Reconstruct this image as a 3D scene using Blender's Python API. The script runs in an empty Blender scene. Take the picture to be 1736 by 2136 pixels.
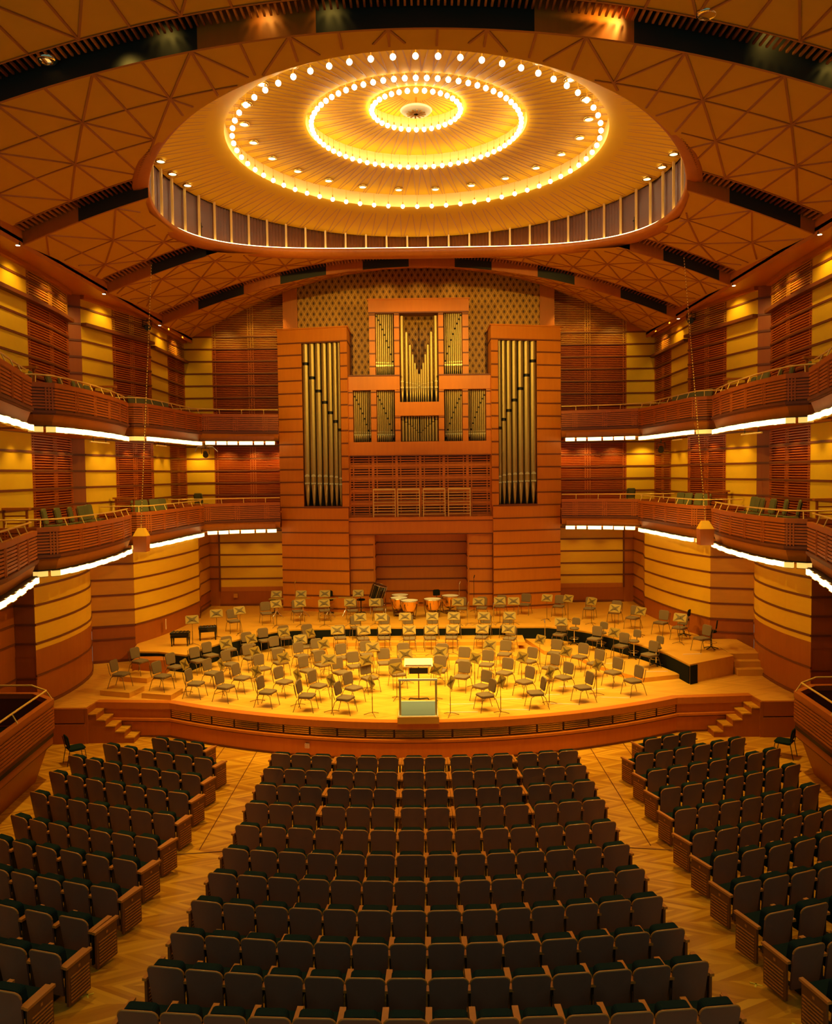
import bpy, math, random
from mathutils import Vector, Matrix
random.seed(7)
PI = math.pi
C = bpy.context.scene.collection
SC = bpy.context.scene

# ------------------------------------------------------------------ camera, world, exposure
F_PX, W_PX, H_PX = 1700.0, 1736.0, 2136.0
CAM_H = 8.34
cam_d = bpy.data.cameras.new('camera')
cam_d.sensor_fit = 'HORIZONTAL'; cam_d.sensor_width = 36.0
cam_d.lens = 36.0 * F_PX / W_PX
cam_d.clip_end = 300
cam = bpy.data.objects.new('camera', cam_d); C.objects.link(cam)
_r = Vector((0.99991572, 0.00529471, -0.01185405)); _u = Vector((0.01158366, 0.04847094, 0.99875742))
_f = Vector((-0.00586271, 0.99881056, -0.04840552))
M = Matrix((_r, _u, -_f)).transposed().to_4x4(); M.translation = (0, 0, CAM_H)
cam.matrix_world = M
SC.camera = cam
world = bpy.data.worlds.new('world'); SC.world = world; world.use_nodes = True
world.node_tree.nodes['Background'].inputs[0].default_value = (0.42, 0.62, 0.44, 1)
world.node_tree.nodes['Background'].inputs[1].default_value = 0.16
SC.view_settings.view_transform = 'Standard'; SC.view_settings.look = 'None'
SC.view_settings.gamma = 1.0; SC.view_settings.exposure = 0.95
SC.cycles.adaptive_threshold = 0.025; SC.cycles.max_bounces = 6; SC.cycles.diffuse_bounces = 4; SC.cycles.glossy_bounces = 3
SC.cycles.sample_clamp_indirect = 6.0
SC.cycles.caustics_reflective = False; SC.cycles.caustics_refractive = False

WARM = (1.0, 0.63, 0.10)
def aim(o, loc, target):
    o.location = loc
    d = Vector(target) - Vector(loc)
    o.rotation_euler = d.to_track_quat('-Z', 'Y').to_euler()
def spot(name, loc, target, power, angle=60, blend=0.6, size=0.12, color=WARM):
    d = bpy.data.lights.new(name, 'SPOT'); d.energy = power; d.color = color
    d.spot_size = math.radians(angle); d.spot_blend = blend; d.shadow_soft_size = size
    o = bpy.data.objects.new(name, d); C.objects.link(o); aim(o, loc, target); return o

# stage floods hung in the ceiling slots, wall washers, down-lights: energies tuned here
E_STAGE, E_FRONT, E_WASH, E_DOWN, E_BULB, E_LAMP, E_HOUSE = 2150, 2500, 55, 31, 12.0, 2.1, 800
for i, x in enumerate((-6.6, -4.4, -2.2, 0, 2.2, 4.4, 6.6)):
    spot('stage_flood', (x, 23.0, 17.0 - .0188*x*x), (x*.55, 28.0, 1.2), E_STAGE*.8, 50, .8, color=(1, .69, .15))
for i, x in enumerate((-8.8, -6.2, -3.6, 0, 3.6, 6.2, 8.8)):
    spot('stage_flood', (x, 29.35, 16.9 - .0188*x*x), (x*.62, 31.6, 1.6), E_STAGE*.5, 66, .8, color=(1, .69, .15))
for x in (-9.3, 9.3):
    spot('stage_flood', (x, 23.0, 15.6), (x*.9, 33.5, 4.0), E_STAGE*.45, 52, .9)
    spot('organ_flood', (x*.62, 29.3, 16.0), (-x*.25, 39.2, 13.2), E_STAGE*.75, 44, .9)
    spot('organ_flood', (x*.45, 23.0, 16.4), (x*.5, 39.0, 13.8), E_STAGE*.75, 36, .9)
for sx in (-1, 1):                                           # cross floods on the curved timber bays
    spot('bay_flood', (sx*6.0, 29.3, 16.0), (-sx*11.0, 33.8, 3.4), E_FRONT, 40, .9)
    spot('bay_flood', (sx*6.5, 23.0, 16.0), (-sx*12.2, 28.2, 3.6), E_FRONT*.9, 40, .9)
for x, y in ((-7.5, 23), (7.5, 23), (-7.6, 15.8), (7.6, 15.8), (0, 15.8)):
    spot('house_down_light', (x, y, 15.6), (x*.75, y - 1.2 if y > 20 else 14, 0), E_HOUSE*(3.2 if y > 20 else .70), 64 if y > 20 else 80, 1.0)
for x in (-4.5, 0, 4.5):
    spot('stage_front_flood', (x, 16.3, 16.9 - .0188*x*x), (x*1.1, 24.6, 1.2), 800, 46, 1.0)

# ------------------------------------------------------------------ materials
def mat(name, color, rough=.5, metal=0.0, emit=None, estr=0.0, spec=.5, coat=0.0):
    m = bpy.data.materials.new(name); m.use_nodes = True
    b = m.node_tree.nodes['Principled BSDF']
    b.inputs['Base Color'].default_value = (*color, 1); b.inputs['Roughness'].default_value = rough
    b.inputs['Metallic'].default_value = metal; b.inputs['Specular IOR Level'].default_value = spec
    b.inputs['Coat Weight'].default_value = coat
    if emit:
        b.inputs['Emission Color'].default_value = (*emit, 1); b.inputs['Emission Strength'].default_value = estr
    return m
def wood(name, c1, c2, scale=(1.2, 1.2, 9.0), rough=.42, spec=.4, axis=None):
    """grained timber: two tones mixed by stretched noise"""
    m = mat(name, c1, rough, spec=spec); nt = m.node_tree; N = nt.nodes; L = nt.links
    tc = N.new('ShaderNodeTexCoord'); mp = N.new('ShaderNodeMapping'); mp.inputs['Scale'].default_value = scale
    no = N.new('ShaderNodeTexNoise'); no.inputs['Scale'].default_value = 2.2; no.inputs['Detail'].default_value = 4
    mx = N.new('ShaderNodeMix'); mx.data_type = 'RGBA'
    mx.inputs['A'].default_value = (*c1, 1); mx.inputs['B'].default_value = (*c2, 1)
    L.new(tc.outputs['Object'], mp.inputs['Vector']); L.new(mp.outputs[0], no.inputs['Vector'])
    L.new(no.outputs['Fac'], mx.inputs['Factor']); L.new(mx.outputs['Result'], N['Principled BSDF'].inputs['Base Color'])
    return m
def math_node(nt, op, a, b=None, c=None):
    n = nt.nodes.new('ShaderNodeMath'); n.operation = op
    for i, v in enumerate((a, b, c)):
        if v is None: continue
        if isinstance(v, (int, float)): n.inputs[i].default_value = v
        else: nt.links.new(v, n.inputs[i])
    return n.outputs[0]
def parquet(name, c1, c2, c3, band=.48, w=.085, rough=.3):
    """herringbone-like parquet: zig-zag bands of slanted staves, each stave its own tone"""
    m = mat(name, c1, rough, spec=.4); nt = m.node_tree; N = nt.nodes; L = nt.links
    tc = N.new('ShaderNodeTexCoord'); sx = N.new('ShaderNodeSeparateXYZ'); L.new(tc.outputs['Object'], sx.inputs[0])
    X, Y = sx.outputs[0], sx.outputs[1]
    f = lambda op, a, b=None, c=None: math_node(nt, op, a, b, c)
    bx = f('DIVIDE', Y, band); bi = f('FLOOR', bx)
    tri = f('PINGPONG', Y, band)
    v = f('ADD', X, f('MULTIPLY', tri, 1.9)); si = f('FLOOR', f('DIVIDE', v, w*1.9))
    cb = N.new('ShaderNodeCombineXYZ'); L.new(bi, cb.inputs[0]); L.new(si, cb.inputs[1])
    wn = N.new('ShaderNodeTexWhiteNoise'); wn.noise_dimensions = '3D'; L.new(cb.outputs[0], wn.inputs['Vector'])
    cr = N.new('ShaderNodeValToRGB'); L.new(wn.outputs['Value'], cr.inputs[0])
    cr.color_ramp.elements[0].color = (*c1, 1); cr.color_ramp.elements[1].color = (*c3, 1)
    e = cr.color_ramp.elements.new(.55); e.color = (*c2, 1)
    no = N.new('ShaderNodeTexNoise'); no.inputs['Scale'].default_value = .8
    mx = N.new('ShaderNodeMix'); mx.data_type = 'RGBA'; mx.inputs['B'].default_value = (*c2, 1)
    L.new(tc.outputs['Object'], no.inputs['Vector']); L.new(cr.outputs[0], mx.inputs['A'])
    L.new(f('MULTIPLY', no.outputs['Fac'], .5), mx.inputs['Factor'])
    L.new(mx.outputs['Result'], N['Principled BSDF'].inputs['Base Color'])
    return m
def lattice_screen(name, c1, c2):
    """brass screen pierced with a drop-shaped ogee pattern"""
    m = mat(name, c1, .5, .35); nt = m.node_tree; N = nt.nodes; L = nt.links
    tc = N.new('ShaderNodeTexCoord'); sx = N.new('ShaderNodeSeparateXYZ'); L.new(tc.outputs['Object'], sx.inputs[0])
    f = lambda op, a, b=None, c=None: math_node(nt, op, a, b, c)
    u = f('MULTIPLY', sx.outputs[0], 2*PI/.31); v = f('MULTIPLY', sx.outputs[2], 2*PI/.52)
    s = f('ABSOLUTE', f('MULTIPLY', f('SINE', f('MULTIPLY', u, .5)), f('COSINE', f('MULTIPLY', v, .5))))
    s2 = f('ABSOLUTE', f('MULTIPLY', f('COSINE', f('MULTIPLY', u, .5)), f('SINE', f('MULTIPLY', v, .5))))
    d = f('ABSOLUTE', f('SUBTRACT', s, s2)); line = f('LESS_THAN', d, .16)
    dot = f('GREATER_THAN', f('MAXIMUM', s, s2), .90)
    cr = N.new('ShaderNodeMix'); cr.data_type = 'RGBA'
    cr.inputs['A'].default_value = (*c2, 1); cr.inputs['B'].default_value = (*c1, 1); L.new(line, cr.inputs['Factor'])
    c3 = N.new('ShaderNodeMix'); c3.data_type = 'RGBA'; c3.inputs['B'].default_value = (.07, .025, .004, 1)
    L.new(cr.outputs['Result'], c3.inputs['A']); L.new(dot, c3.inputs['Factor'])
    L.new(c3.outputs['Result'], N['Principled BSDF'].inputs['Base Color'])
    return m
MT = {
 'floor': parquet('herringbone_parquet', (.38, .135, .008), (.60, .28, .018), (.78, .42, .035)),
 'stage': parquet('stage_parquet', (.66, .31, .03), (.76, .38, .045), (.82, .45, .06), rough=.34),
 'riser_top': wood('riser_boards', (.76, .38, .04), (.64, .29, .025), (.5, 6, 1)),
 'fascia': wood('cherry_fascia', (.60, .17, .014), (.50, .125, .010), (5, 5, .5)),
 'cherry': wood('cherry_panel', (.50, .155, .016), (.42, .115, .010), (4, 4, .4)),
 'organ': wood('organ_case_timber', (.66, .22, .012), (.56, .165, .009), (4, 4, .4)),
 'maple': wood('maple_panel', (.80, .47, .022), (.74, .40, .018), (1, 1, 5)),
 'maple_shaded': wood('shaded_maple_panel', (.62, .27, .022), (.54, .22, .016), (1, 1, 5)),  # maple of the returns, their weaker light put into the tone
 'fabric': wood('gold_fabric_panel', (.74, .46, .025), (.70, .42, .020), (2, 2, 2), rough=.8, spec=.1),
 'rail': mat('dark_red_rail', (.16, .036, .008), .5),
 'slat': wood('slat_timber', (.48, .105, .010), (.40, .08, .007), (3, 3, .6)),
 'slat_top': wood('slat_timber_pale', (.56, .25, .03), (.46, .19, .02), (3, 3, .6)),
 'backing': mat('red_backing', (.30, .030, .004), .8, spec=.1),
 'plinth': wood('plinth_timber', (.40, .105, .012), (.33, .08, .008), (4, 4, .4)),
 'parapet': wood('parapet_timber', (.46, .12, .014), (.38, .09, .010), (3, 3, .6)),
 'ceil': wood('ceiling_panel', (.64, .34, .020), (.60, .30, .016), (1, 1, 1), rough=.6, spec=.2),
 'rib': mat('ceiling_rib', (.40, .13, .018), .55),
 'dome': wood('dome_panel', (.74, .43, .022), (.70, .39, .018), (1, 1, 1), rough=.6, spec=.1),
 'dome_rib': mat('dome_rib', (.50, .24, .04), .5),
 'drum': mat('drum_slats', (.17, .05, .008), .35),
 'riser_white': mat('dome_riser_cream', (.84, .60, .20), .7, spec=.1),
 'post': mat('gilt_post', (.90, .62, .20), .35, .2),
 'black': mat('black_slot', (.014, .012, .009), .6),
 'skirt': mat('black_skirt_cloth', (.010, .012, .010), .9, spec=.1),
 'brass': mat('brass', (.78, .50, .12), .25, .9),
 'brass_pipe': mat('organ_pipe_metal', (.46, .34, .12), .42, .65),
 'pipe_lip': mat('organ_pipe_lip', (.85, .66, .25), .3, .8),
 'bulb': mat('lit_bulb', (1, .9, .7), .4, emit=(1, .80, .46), estr=E_BULB),
 'lamp': mat('lit_lamp_glass', (1, .9, .7), .4, emit=(1, .78, .28), estr=E_LAMP),
 'lamp_off': mat('dim_lamp_glass', (.8, .6, .25), .4, emit=(1, .62, .14), estr=.45),
 'cove': mat('cove_light', (1, .9, .7), .4, emit=(1, .70, .28), estr=6),
 'shell': wood('seat_shell_veneer', (.23, .115, .085), (.17, .095, .075), (3, 3, .5), rough=.45),
 'shell_rim': mat('seat_rim_veneer', (.50, .20, .035), .25),
 'green': mat('dark_green_upholstery', (.004, .017, .019), .9, spec=.15),
 'arm': wood('armrest_timber', (.58, .22, .035), (.48, .16, .025), (3, 3, 1), rough=.35),
 'endp': wood('end_panel_timber', (.22, .075, .018), (.17, .055, .012), (3, 3, 1)),
 'dark_metal': mat('dark_metal', (.02, .02, .018), .4, .5),
 'pad': mat('taupe_upholstery', (.19, .125, .065), .85, spec=.15),
 'bronze': mat('bronze_tube', (.20, .12, .045), .35, .6),
 'stand': mat('music_stand_metal', (.34, .21, .03), .5, .2),
 'stand_x': mat('music_stand_boss', (.12, .07, .015), .5, .2),
 'chrome': mat('chrome', (.8, .78, .7), .12, 1.0),
 'copper': mat('copper_bowl', (.88, .50, .14), .2, 1.0),
 'drumhead': mat('drum_head', (.85, .80, .66), .5),
 'mat': mat('grey_blue_carpet', (.12, .16, .19), .95, spec=.05),
 'white': mat('white_edge', (.85, .80, .66), .5),
 'paper': mat('cream_board', (.80, .76, .55), .6),
 'bgreen': mat('balcony_chair_cloth', (.17, .165, .06), .85, spec=.1),
 'gold_rail': mat('pale_gilt_rail', (.90, .62, .14), .35, .3),
 'piano': mat('black_lacquer', (.012, .012, .010), .12),
 'exit': mat('exit_sign_face', (.5, .8, .6), .5, emit=(.45, .9, .55), estr=.5),
 'exit_g': mat('exit_sign_green', (.02, .3, .08), .5, emit=(.02, .5, .1), estr=.4),
 'tape': mat('yellow_tape', (.75, .62, .05), .6),
 'strip': mat('pale_timber_strip', (.78, .55, .38), .6),
 'screen': lattice_screen('pierced_brass_screen', (.56, .30, .04), (.34, .155, .02)),
 'glass': mat('spot_lens', (1, .9, .7), .3, emit=(1, .78, .42), estr=14),
}

# ------------------------------------------------------------------ mesh helpers
class MB:
    """collects faces, then links them as one mesh object"""
    def __init__(s): s.v, s.f, s.m, s.mats, s.sm = [], [], [], [], []
    def mi(s, name):
        if name not in s.mats: s.mats.append(name)
        return s.mats.index(name)
    def add(s, vs, fs, m, smooth=False):
        b = len(s.v); s.v += [tuple(p) for p in vs]; k = s.mi(m)
        for f in fs: s.f.append(tuple(b+i for i in f)); s.m.append(k); s.sm.append(smooth)
    def frame(s, o, ax, ay, az, m):
        o, ax, ay, az = map(Vector, (o, ax, ay, az))
        vs = [o, o+ax, o+ax+ay, o+ay, o+az, o+ax+az, o+ax+ay+az, o+ay+az]
        s.add(vs, [(0,3,2,1),(4,5,6,7),(0,1,5,4),(1,2,6,5),(2,3,7,6),(3,0,4,7)], m)
    def box(s, x0, x1, y0, y1, z0, z1, m): s.frame((x0, y0, z0), (x1-x0,0,0), (0,y1-y0,0), (0,0,z1-z0), m)
    def prism(s, poly, z0, z1, m, mtop=None):
        n = len(poly); vs = [(x,y,z0) for x,y in poly]+[(x,y,z1) for x,y in poly]
        s.add(vs, [tuple(range(n))[::-1]]+[(i,(i+1)%n,n+(i+1)%n,n+i) for i in range(n)], m)
        s.add([(x,y,z1) for x,y in poly], [tuple(range(n))], mtop or m)
    def tube(s, path, r, m, n=6, r2=None, smooth=True):
        P = [Vector(p) for p in path]; k = len(P); vs = []
        for i, p in enumerate(P):
            d = (P[min(i+1,k-1)]-P[max(i-1,0)]).normalized()
            a = d.orthogonal().normalized() if i == 0 else (pa - d*pa.dot(d)).normalized()
            pa = a; b = d.cross(a); rr = r if r2 is None else r+(r2-r)*i/(k-1)
            vs += [p+(a*math.cos(2*PI*j/n)+b*math.sin(2*PI*j/n))*rr for j in range(n)]
        fs = [(i*n+j, i*n+(j+1)%n, (i+1)*n+(j+1)%n, (i+1)*n+j) for i in range(k-1) for j in range(n)]
        s.add(vs, fs, m, smooth); s.add(vs, [tuple(range(n))[::-1], tuple(range((k-1)*n, k*n))], m)
    def lathe(s, prof, m, o=(0,0,0), n=20, smooth=True):
        vs = []; fs = []; k = len(prof)
        for r, z in prof: vs += [(o[0]+r*math.cos(2*PI*j/n), o[1]+r*math.sin(2*PI*j/n), o[2]+z) for j in range(n)]
        for i in range(k-1):
            for j in range(n): fs.append((i*n+j, i*n+(j+1)%n, (i+1)*n+(j+1)%n, (i+1)*n+j))
        s.add(vs, fs, m, smooth)
    def ribbon(s, pts, z0, z1, sg, out, thick, m, out1=None):
        """vertical band along a plan line; sg*right-hand normal points to the hall; out = offset of its face"""
        if out1 is None: out1 = out
        nr = normals(pts, sg); n = len(pts); vs = []
        for (x, y), (a, b) in zip(pts, nr):
            vs += [(x+a*out, y+b*out, z0), (x+a*out1, y+b*out1, z1),
                   (x+a*(out1-thick), y+b*(out1-thick), z1), (x+a*(out-thick), y+b*(out-thick), z0)]
        fs = [(4*i+j, 4*i+(j+1)%4, 4*i+4+(j+1)%4, 4*i+4+j) for i in range(n-1) for j in range(4)]
        fs += [(0,1,2,3), (4*n-1,4*n-2,4*n-3,4*n-4)]
        s.add(vs, fs, m)
    def build(s, name, parent=None, flip=False):
        me = bpy.data.meshes.new(name); me.from_pydata(s.v, [], s.f)
        for k in s.mats: me.materials.append(MT[k])
        me.polygons.foreach_set('material_index', s.m); me.polygons.foreach_set('use_smooth', s.sm)
        me.update(); o = bpy.data.objects.new(name, me); C.objects.link(o)
        if parent: o.parent = parent
        return o
def normals(pts, sg):
    n = len(pts); out = []
    for i in range(n):
        ds = []
        if i > 0: ds.append((pts[i][0]-pts[i-1][0], pts[i][1]-pts[i-1][1]))
        if i < n-1: ds.append((pts[i+1][0]-pts[i][0], pts[i+1][1]-pts[i][1]))
        u = [(dy/math.hypot(dx,dy)*sg, -dx/math.hypot(dx,dy)*sg) for dx, dy in ds]
        a, b = sum(q[0] for q in u), sum(q[1] for q in u); L = math.hypot(a, b) or 1
        k = 1.0
        if len(u) == 2: k = 1/max(.5, (a/L*u[0][0]+b/L*u[0][1]))
        out.append((a/L*k, b/L*k))
    return out
def smooth_line(pts, step=.45):
    """Catmull-Rom resample of a plan line"""
    P = [pts[0]]+list(pts)+[pts[-1]]; out = []
    for i in range(1, len(P)-2):
        p0, p1, p2, p3 = P[i-1:i+3]; L = math.hypot(p2[0]-p1[0], p2[1]-p1[1]); k = max(1, int(L/step))
        for j in range(k):
            t = j/k
            out.append(tuple(.5*(2*p1[c]+(p2[c]-p0[c])*t+(2*p0[c]-5*p1[c]+4*p2[c]-p3[c])*t*t+(3*p1[c]-p0[c]-3*p2[c]+p3[c])*t**3) for c in (0,1)))
    out.append(tuple(pts[-1])); return out
def lengths(pts):
    L = [0]
    for a, b in zip(pts, pts[1:]): L.append(L[-1]+math.hypot(b[0]-a[0], b[1]-a[1]))
    return L
def at_len(pts, L, s):
    s = min(max(s, 0), L[-1])
    for i in range(len(pts)-1):
        if s <= L[i+1] or i == len(pts)-2:
            t = (s-L[i])/max(1e-6, L[i+1]-L[i])
            return (pts[i][0]+(pts[i+1][0]-pts[i][0])*t, pts[i][1]+(pts[i+1][1]-pts[i][1])*t)
def sub_line(pts, s0, s1):
    L = lengths(pts); s0 = max(0, s0); s1 = min(L[-1], s1)
    return [at_len(pts, L, s0)]+[p for p, l in zip(pts, L) if s0+1e-3 < l < s1-1e-3]+[at_len(pts, L, s1)]
def mir(pts, sx): return [(x*sx, y) for x, y in pts]
def tag(o, label=None, cat=None, group=None, kind=None):
    if label: o['label'] = label
    if cat: o['category'] = cat
    if group: o['group'] = group
    if kind: o['kind'] = kind
    return o
def thing(name, label, cat, loc=(0,0,0), rz=0, group=None):
    o = bpy.data.objects.new(name, None); o.empty_display_size = .1; C.objects.link(o)
    o.location = loc; o.rotation_euler = (0,0,rz); return tag(o, label, cat, group)
def struct(o, label=None): return tag(o, label, kind='structure')
KIDS = {}
def kids(o): return KIDS.setdefault(o.name, [c for c in bpy.data.objects if c.parent == o]) if o.name not in KIDS else KIDS[o.name]
def copy_tree(o, parent=None):
    c = o.copy(); C.objects.link(c)
    if parent: c.parent = parent
    for ch in kids(o): copy_tree(ch, c)
    return c
USED = {}
def place(proto, loc, rz, label, group=None):
    """the first use moves the prototype itself, later uses copy it"""
    if proto.name in USED: o = copy_tree(proto)
    else: o = proto; kids(o); [kids(c) for c in kids(o)]; USED[proto.name] = 1
    o.location = loc; o.rotation_euler = (0, 0, rz); o['label'] = label
    if group: o['group'] = group
    return o
ORD = ['first','second','third','fourth','fifth','sixth','seventh','eighth','ninth','tenth','eleventh','twelfth','thirteenth','fourteenth','fifteenth','sixteenth','seventeenth','eighteenth','nineteenth','twentieth','twenty-first','twenty-second','twenty-third','twenty-fourth','twenty-fifth','twenty-sixth','twenty-seventh','twenty-eighth','twenty-ninth','thirtieth']
SIDE = {-1: 'left', 1: 'right'}
# ------------------------------------------------------------------ floor and stage
ZF = [(5,1.2),(9.7,.78),(10.6,.71),(11.5,.64),(12.5,.56),(13.6,.46),(15,.33),(16.4,.15),(17.6,0),(60,0)]
def zf(Y):
    if Y <= ZF[0][0]: return ZF[0][1]
    for (a, u), (b, v) in zip(ZF, ZF[1:]):
        if Y <= b: return u+(v-u)*(Y-a)/(b-a)
    return 0
b = MB()
ys = [5,7,9.7,10.6,11.5,12.5,13.6,15,16.4,17.6,26.5]
vs = [(x, y, zf(y)) for y in ys for x in (-13.2, 13.2)]
b.add(vs, [(2*i, 2*i+1, 2*i+3, 2*i+2) for i in range(len(ys)-1)], 'floor')
for sx in (-1, 1):                                            # seams of the lift platform and its cross joint
    b.tube([(sx*5.02, 25.5, .002), (sx*5.02, 17.75, .002)], .012, 'rail', 4)
    b.tube([(sx*6.1, 25.0, .002), (sx*6.1, 22.9, .002)], .012, 'rail', 4)
    b.tube([(sx*4.2, 17.7, .003), (sx*6.0, 17.4, .02)], .012, 'rail', 4)
struct(b.build('floor'))

STAGE_Z, RISER_Z = 1.12, 1.77
front = [(-12.9, 25.1), (-10.55, 25.1), (-10.5, 25.75), (-8.05, 25.6)]
arc = [(x, 23.27+2.3*(x/8.05)**2) for x in [-8.05+16.1*i/32 for i in range(33)]]
front_line = [(-10.5, 25.75)]+arc+[(10.5, 25.75)]
poly = [(-12.9, 25.1), (-10.55, 25.1), (-10.5, 25.75)]+arc+[(10.5, 25.75), (10.55, 25.1), (12.9, 25.1), (12.9, 41), (-12.9, 41)]
b = MB(); b.prism(poly, 0.9, STAGE_Z, 'stage'); struct(b.build('floor'), 'pale parquet stage floor')
b = MB()
b.ribbon(front_line, STAGE_Z-.19, STAGE_Z+.002, -1*-1, .05, .3, 'fascia')
b.ribbon(front_line, .55, .62, 1, .10, .3, 'fascia')
b.ribbon(front_line, .50, .55, 1, .04, .3, 'rail')
b.ribbon(front_line, 0.0, .50, 1, 0.0, .3, 'fascia')
b.ribbon(front_line, .0, .05, 1, .02, .3, 'rail')
b.ribbon(front_line, .62, STAGE_Z-.19, 1, -.08, .2, 'rail')
for sx in (-1, 1):
    b.ribbon([(sx*10.5, 25.75), (sx*8.05, 25.6)] if sx < 0 else [(8.05, 25.6), (10.5, 25.75)], .62, STAGE_Z-.19, 1, .0, .2, 'fascia')
struct(b.build('trim_1'), 'red timber stage front with ledge and recessed vent band')
L = lengths(arc); n = 20                                      # vent grilles between posts
for i in range(n):
    s0, s1 = L[-1]*i/n+.03, L[-1]*(i+1)/n-.03
    b = MB(); seg = sub_line(arc, s0, s1)
    b.ribbon(seg, .66, .90, 1, -.06, .03, 'brass_pipe')
    for k in range(4): b.ribbon(seg, .66+.06*k, .70+.06*k, 1, -.02, .03, 'brass')
    o = b.build('vent_grille'); x = .5*(seg[0][0]+seg[-1][0])
    tag(o, 'slotted metal vent grille in the stage front, %s from the left' % ORD[i], 'vent grille', 'vent grilles along the stage front')

# landings and steps at both ends of the stage front
for sx in (-1, 1):
    nm = SIDE[sx]
    t = thing('stage_steps', 'flight of wooden steps up to the stage at its %s end' % nm, 'steps', (sx*9.8, 25.2, 0))
    for k in range(5):
        z1 = STAGE_Z*(5-k)/6; x0 = 10.50-.29*k
        q = MB(); q.box(sx*(x0-.29)-sx*9.8, sx*x0-sx*9.8, -.15, .50, 0, z1-.035, 'plinth')
        q.box(sx*(x0-.30)-sx*9.8, sx*x0-sx*9.8, -.17, .50, z1-.035, z1, 'floor'); q.build('step', t)
    q = MB()
    for k in range(3): q.box(sx*11.0+.02, sx*12.6, 25.02, 25.12, .12+.5*k-.02 if k else .06, .55 if k == 0 else .58, 'plinth') if k < 1 else None
    q.box(min(sx*10.55, sx*12.9), max(sx*10.55, sx*12.9), 24.98, 25.12, 0, .62, 'plinth')
    q.box(min(sx*10.55, sx*12.9), max(sx*10.55, sx*12.9), 25.0, 25.12, .66, 1.11, 'plinth')
    q.box(min(sx*10.55, sx*12.9), max(sx*10.55, sx*12.9), 25.04, 25.12, .60, .68, 'rail')
    q.box(min(sx*10.56, sx*10.46), max(sx*10.56, sx*10.46), 25.0, 25.8, 0, 1.11, 'plinth')
    struct(q.build('trim_2' if sx < 0 else 'trim_3'), 'panelled side of the stage landing, %s' % nm)

# risers ------------------------------------------------------------
riser_edge = [(-11.15, 31.5), (-10.9, 30.2), (-9.86, 30.1), (-8.65, 29.5), (-8.35, 30.5), (-7.95, 31.4), (-7.3, 32.3), (-6.7, 33.0), (-6.2, 33.7), (-5.5, 34.15),
              (-3, 34.4), (2, 34.3), (5.3, 34.2), (6.3, 33.5), (6.95, 32.8), (7.5, 31.9), (8.25, 30.3), (8.77, 28.9), (9.0, 27.2)]
b = MB(); b.prism(riser_edge+[(9.2, 27.35), (10.95, 28.45), (10.95, 41), (-11.15, 41)], STAGE_Z, RISER_Z, 'riser_top')
rt = thing('orchestra_riser', 'wide timber riser along the back of the stage, black skirt in front', 'riser')
b.build('platform', rt)
b = MB(); b.ribbon(riser_edge[1:], STAGE_Z, RISER_Z-.06, 1, .04, .03, 'skirt')
b.ribbon([(8.96, 27.14), (9.26, 27.34)], STAGE_Z, RISER_Z-.02, 1, .06, .03, 'skirt')
tag(b.build('skirt', rt), 'black cloth skirt')
def riser(poly, z0, z1, label):
    b = MB(); b.prism(poly, z0, z1, 'riser_top'); return tag(b.build('orchestra_riser'), label, 'riser')
riser([(-3.6, 31.05), (-1.9, 31.03), (3.75, 30.9), (4.0, 34.3), (-4.2, 34.4)], 1.12, 1.27, 'low central timber riser, lower of two steps behind the podium')
riser([(-4.17, 33.05), (4.19, 32.85), (4.24, 34.25), (-4.21, 34.35)], 1.27, 1.42, 'upper central timber riser just in front of the black skirt')
riser([(4.35, 34.2), (4.8, 31.8), (5.9, 31.0), (6.15, 29.94), (6.72, 28.56), (7.47, 27.44), (8.9, 27.9), (8.6, 29), (8.1, 30.3), (7.35, 31.9), (6.2, 33.4), (5.3, 34.1)], 1.12, 1.27, 'curved timber riser on the right below the black skirt')
for (p, lab) in (([(-10.65,26.5),(-9.55,26.15),(-9.35,27.0),(-10.4,27.35)], 'small wooden plinth under the outermost front chair, left'),
                 ([(-9.14,26.1),(-8.1,25.83),(-7.95,26.65),(-8.95,26.98)], 'small wooden plinth beside the stage edge, nearer the middle'),
                 ([(-10.7,28.35),(-9.6,28.0),(-9.4,28.9),(-10.45,29.25)], 'small wooden plinth behind the other two, near the wall')):
    b = MB(); b.prism(p, 1.12, 1.29, 'riser_top'); tag(b.build('plinth_box'), lab, 'plinth', None)
b = MB(); b.box(-10.6, -9.35, 29.35, 30.0, 1.12, 1.62, 'cherry'); tag(b.build('plinth_box'), 'taller wooden box against the left end of the black skirt', 'box')
t = thing('riser_steps', 'three wooden steps at the right end of the big riser', 'steps', (11.5, 29.5, 1.12))
for k in range(3):
    q = MB(); z1 = .65-.21*k; y0 = -.4-.32*k
    q.box(-.52, .62, y0-.32, 1.8, 0 if k == 2 else z1-.21, z1, 'riser_top'); q.build('step', t)

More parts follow.
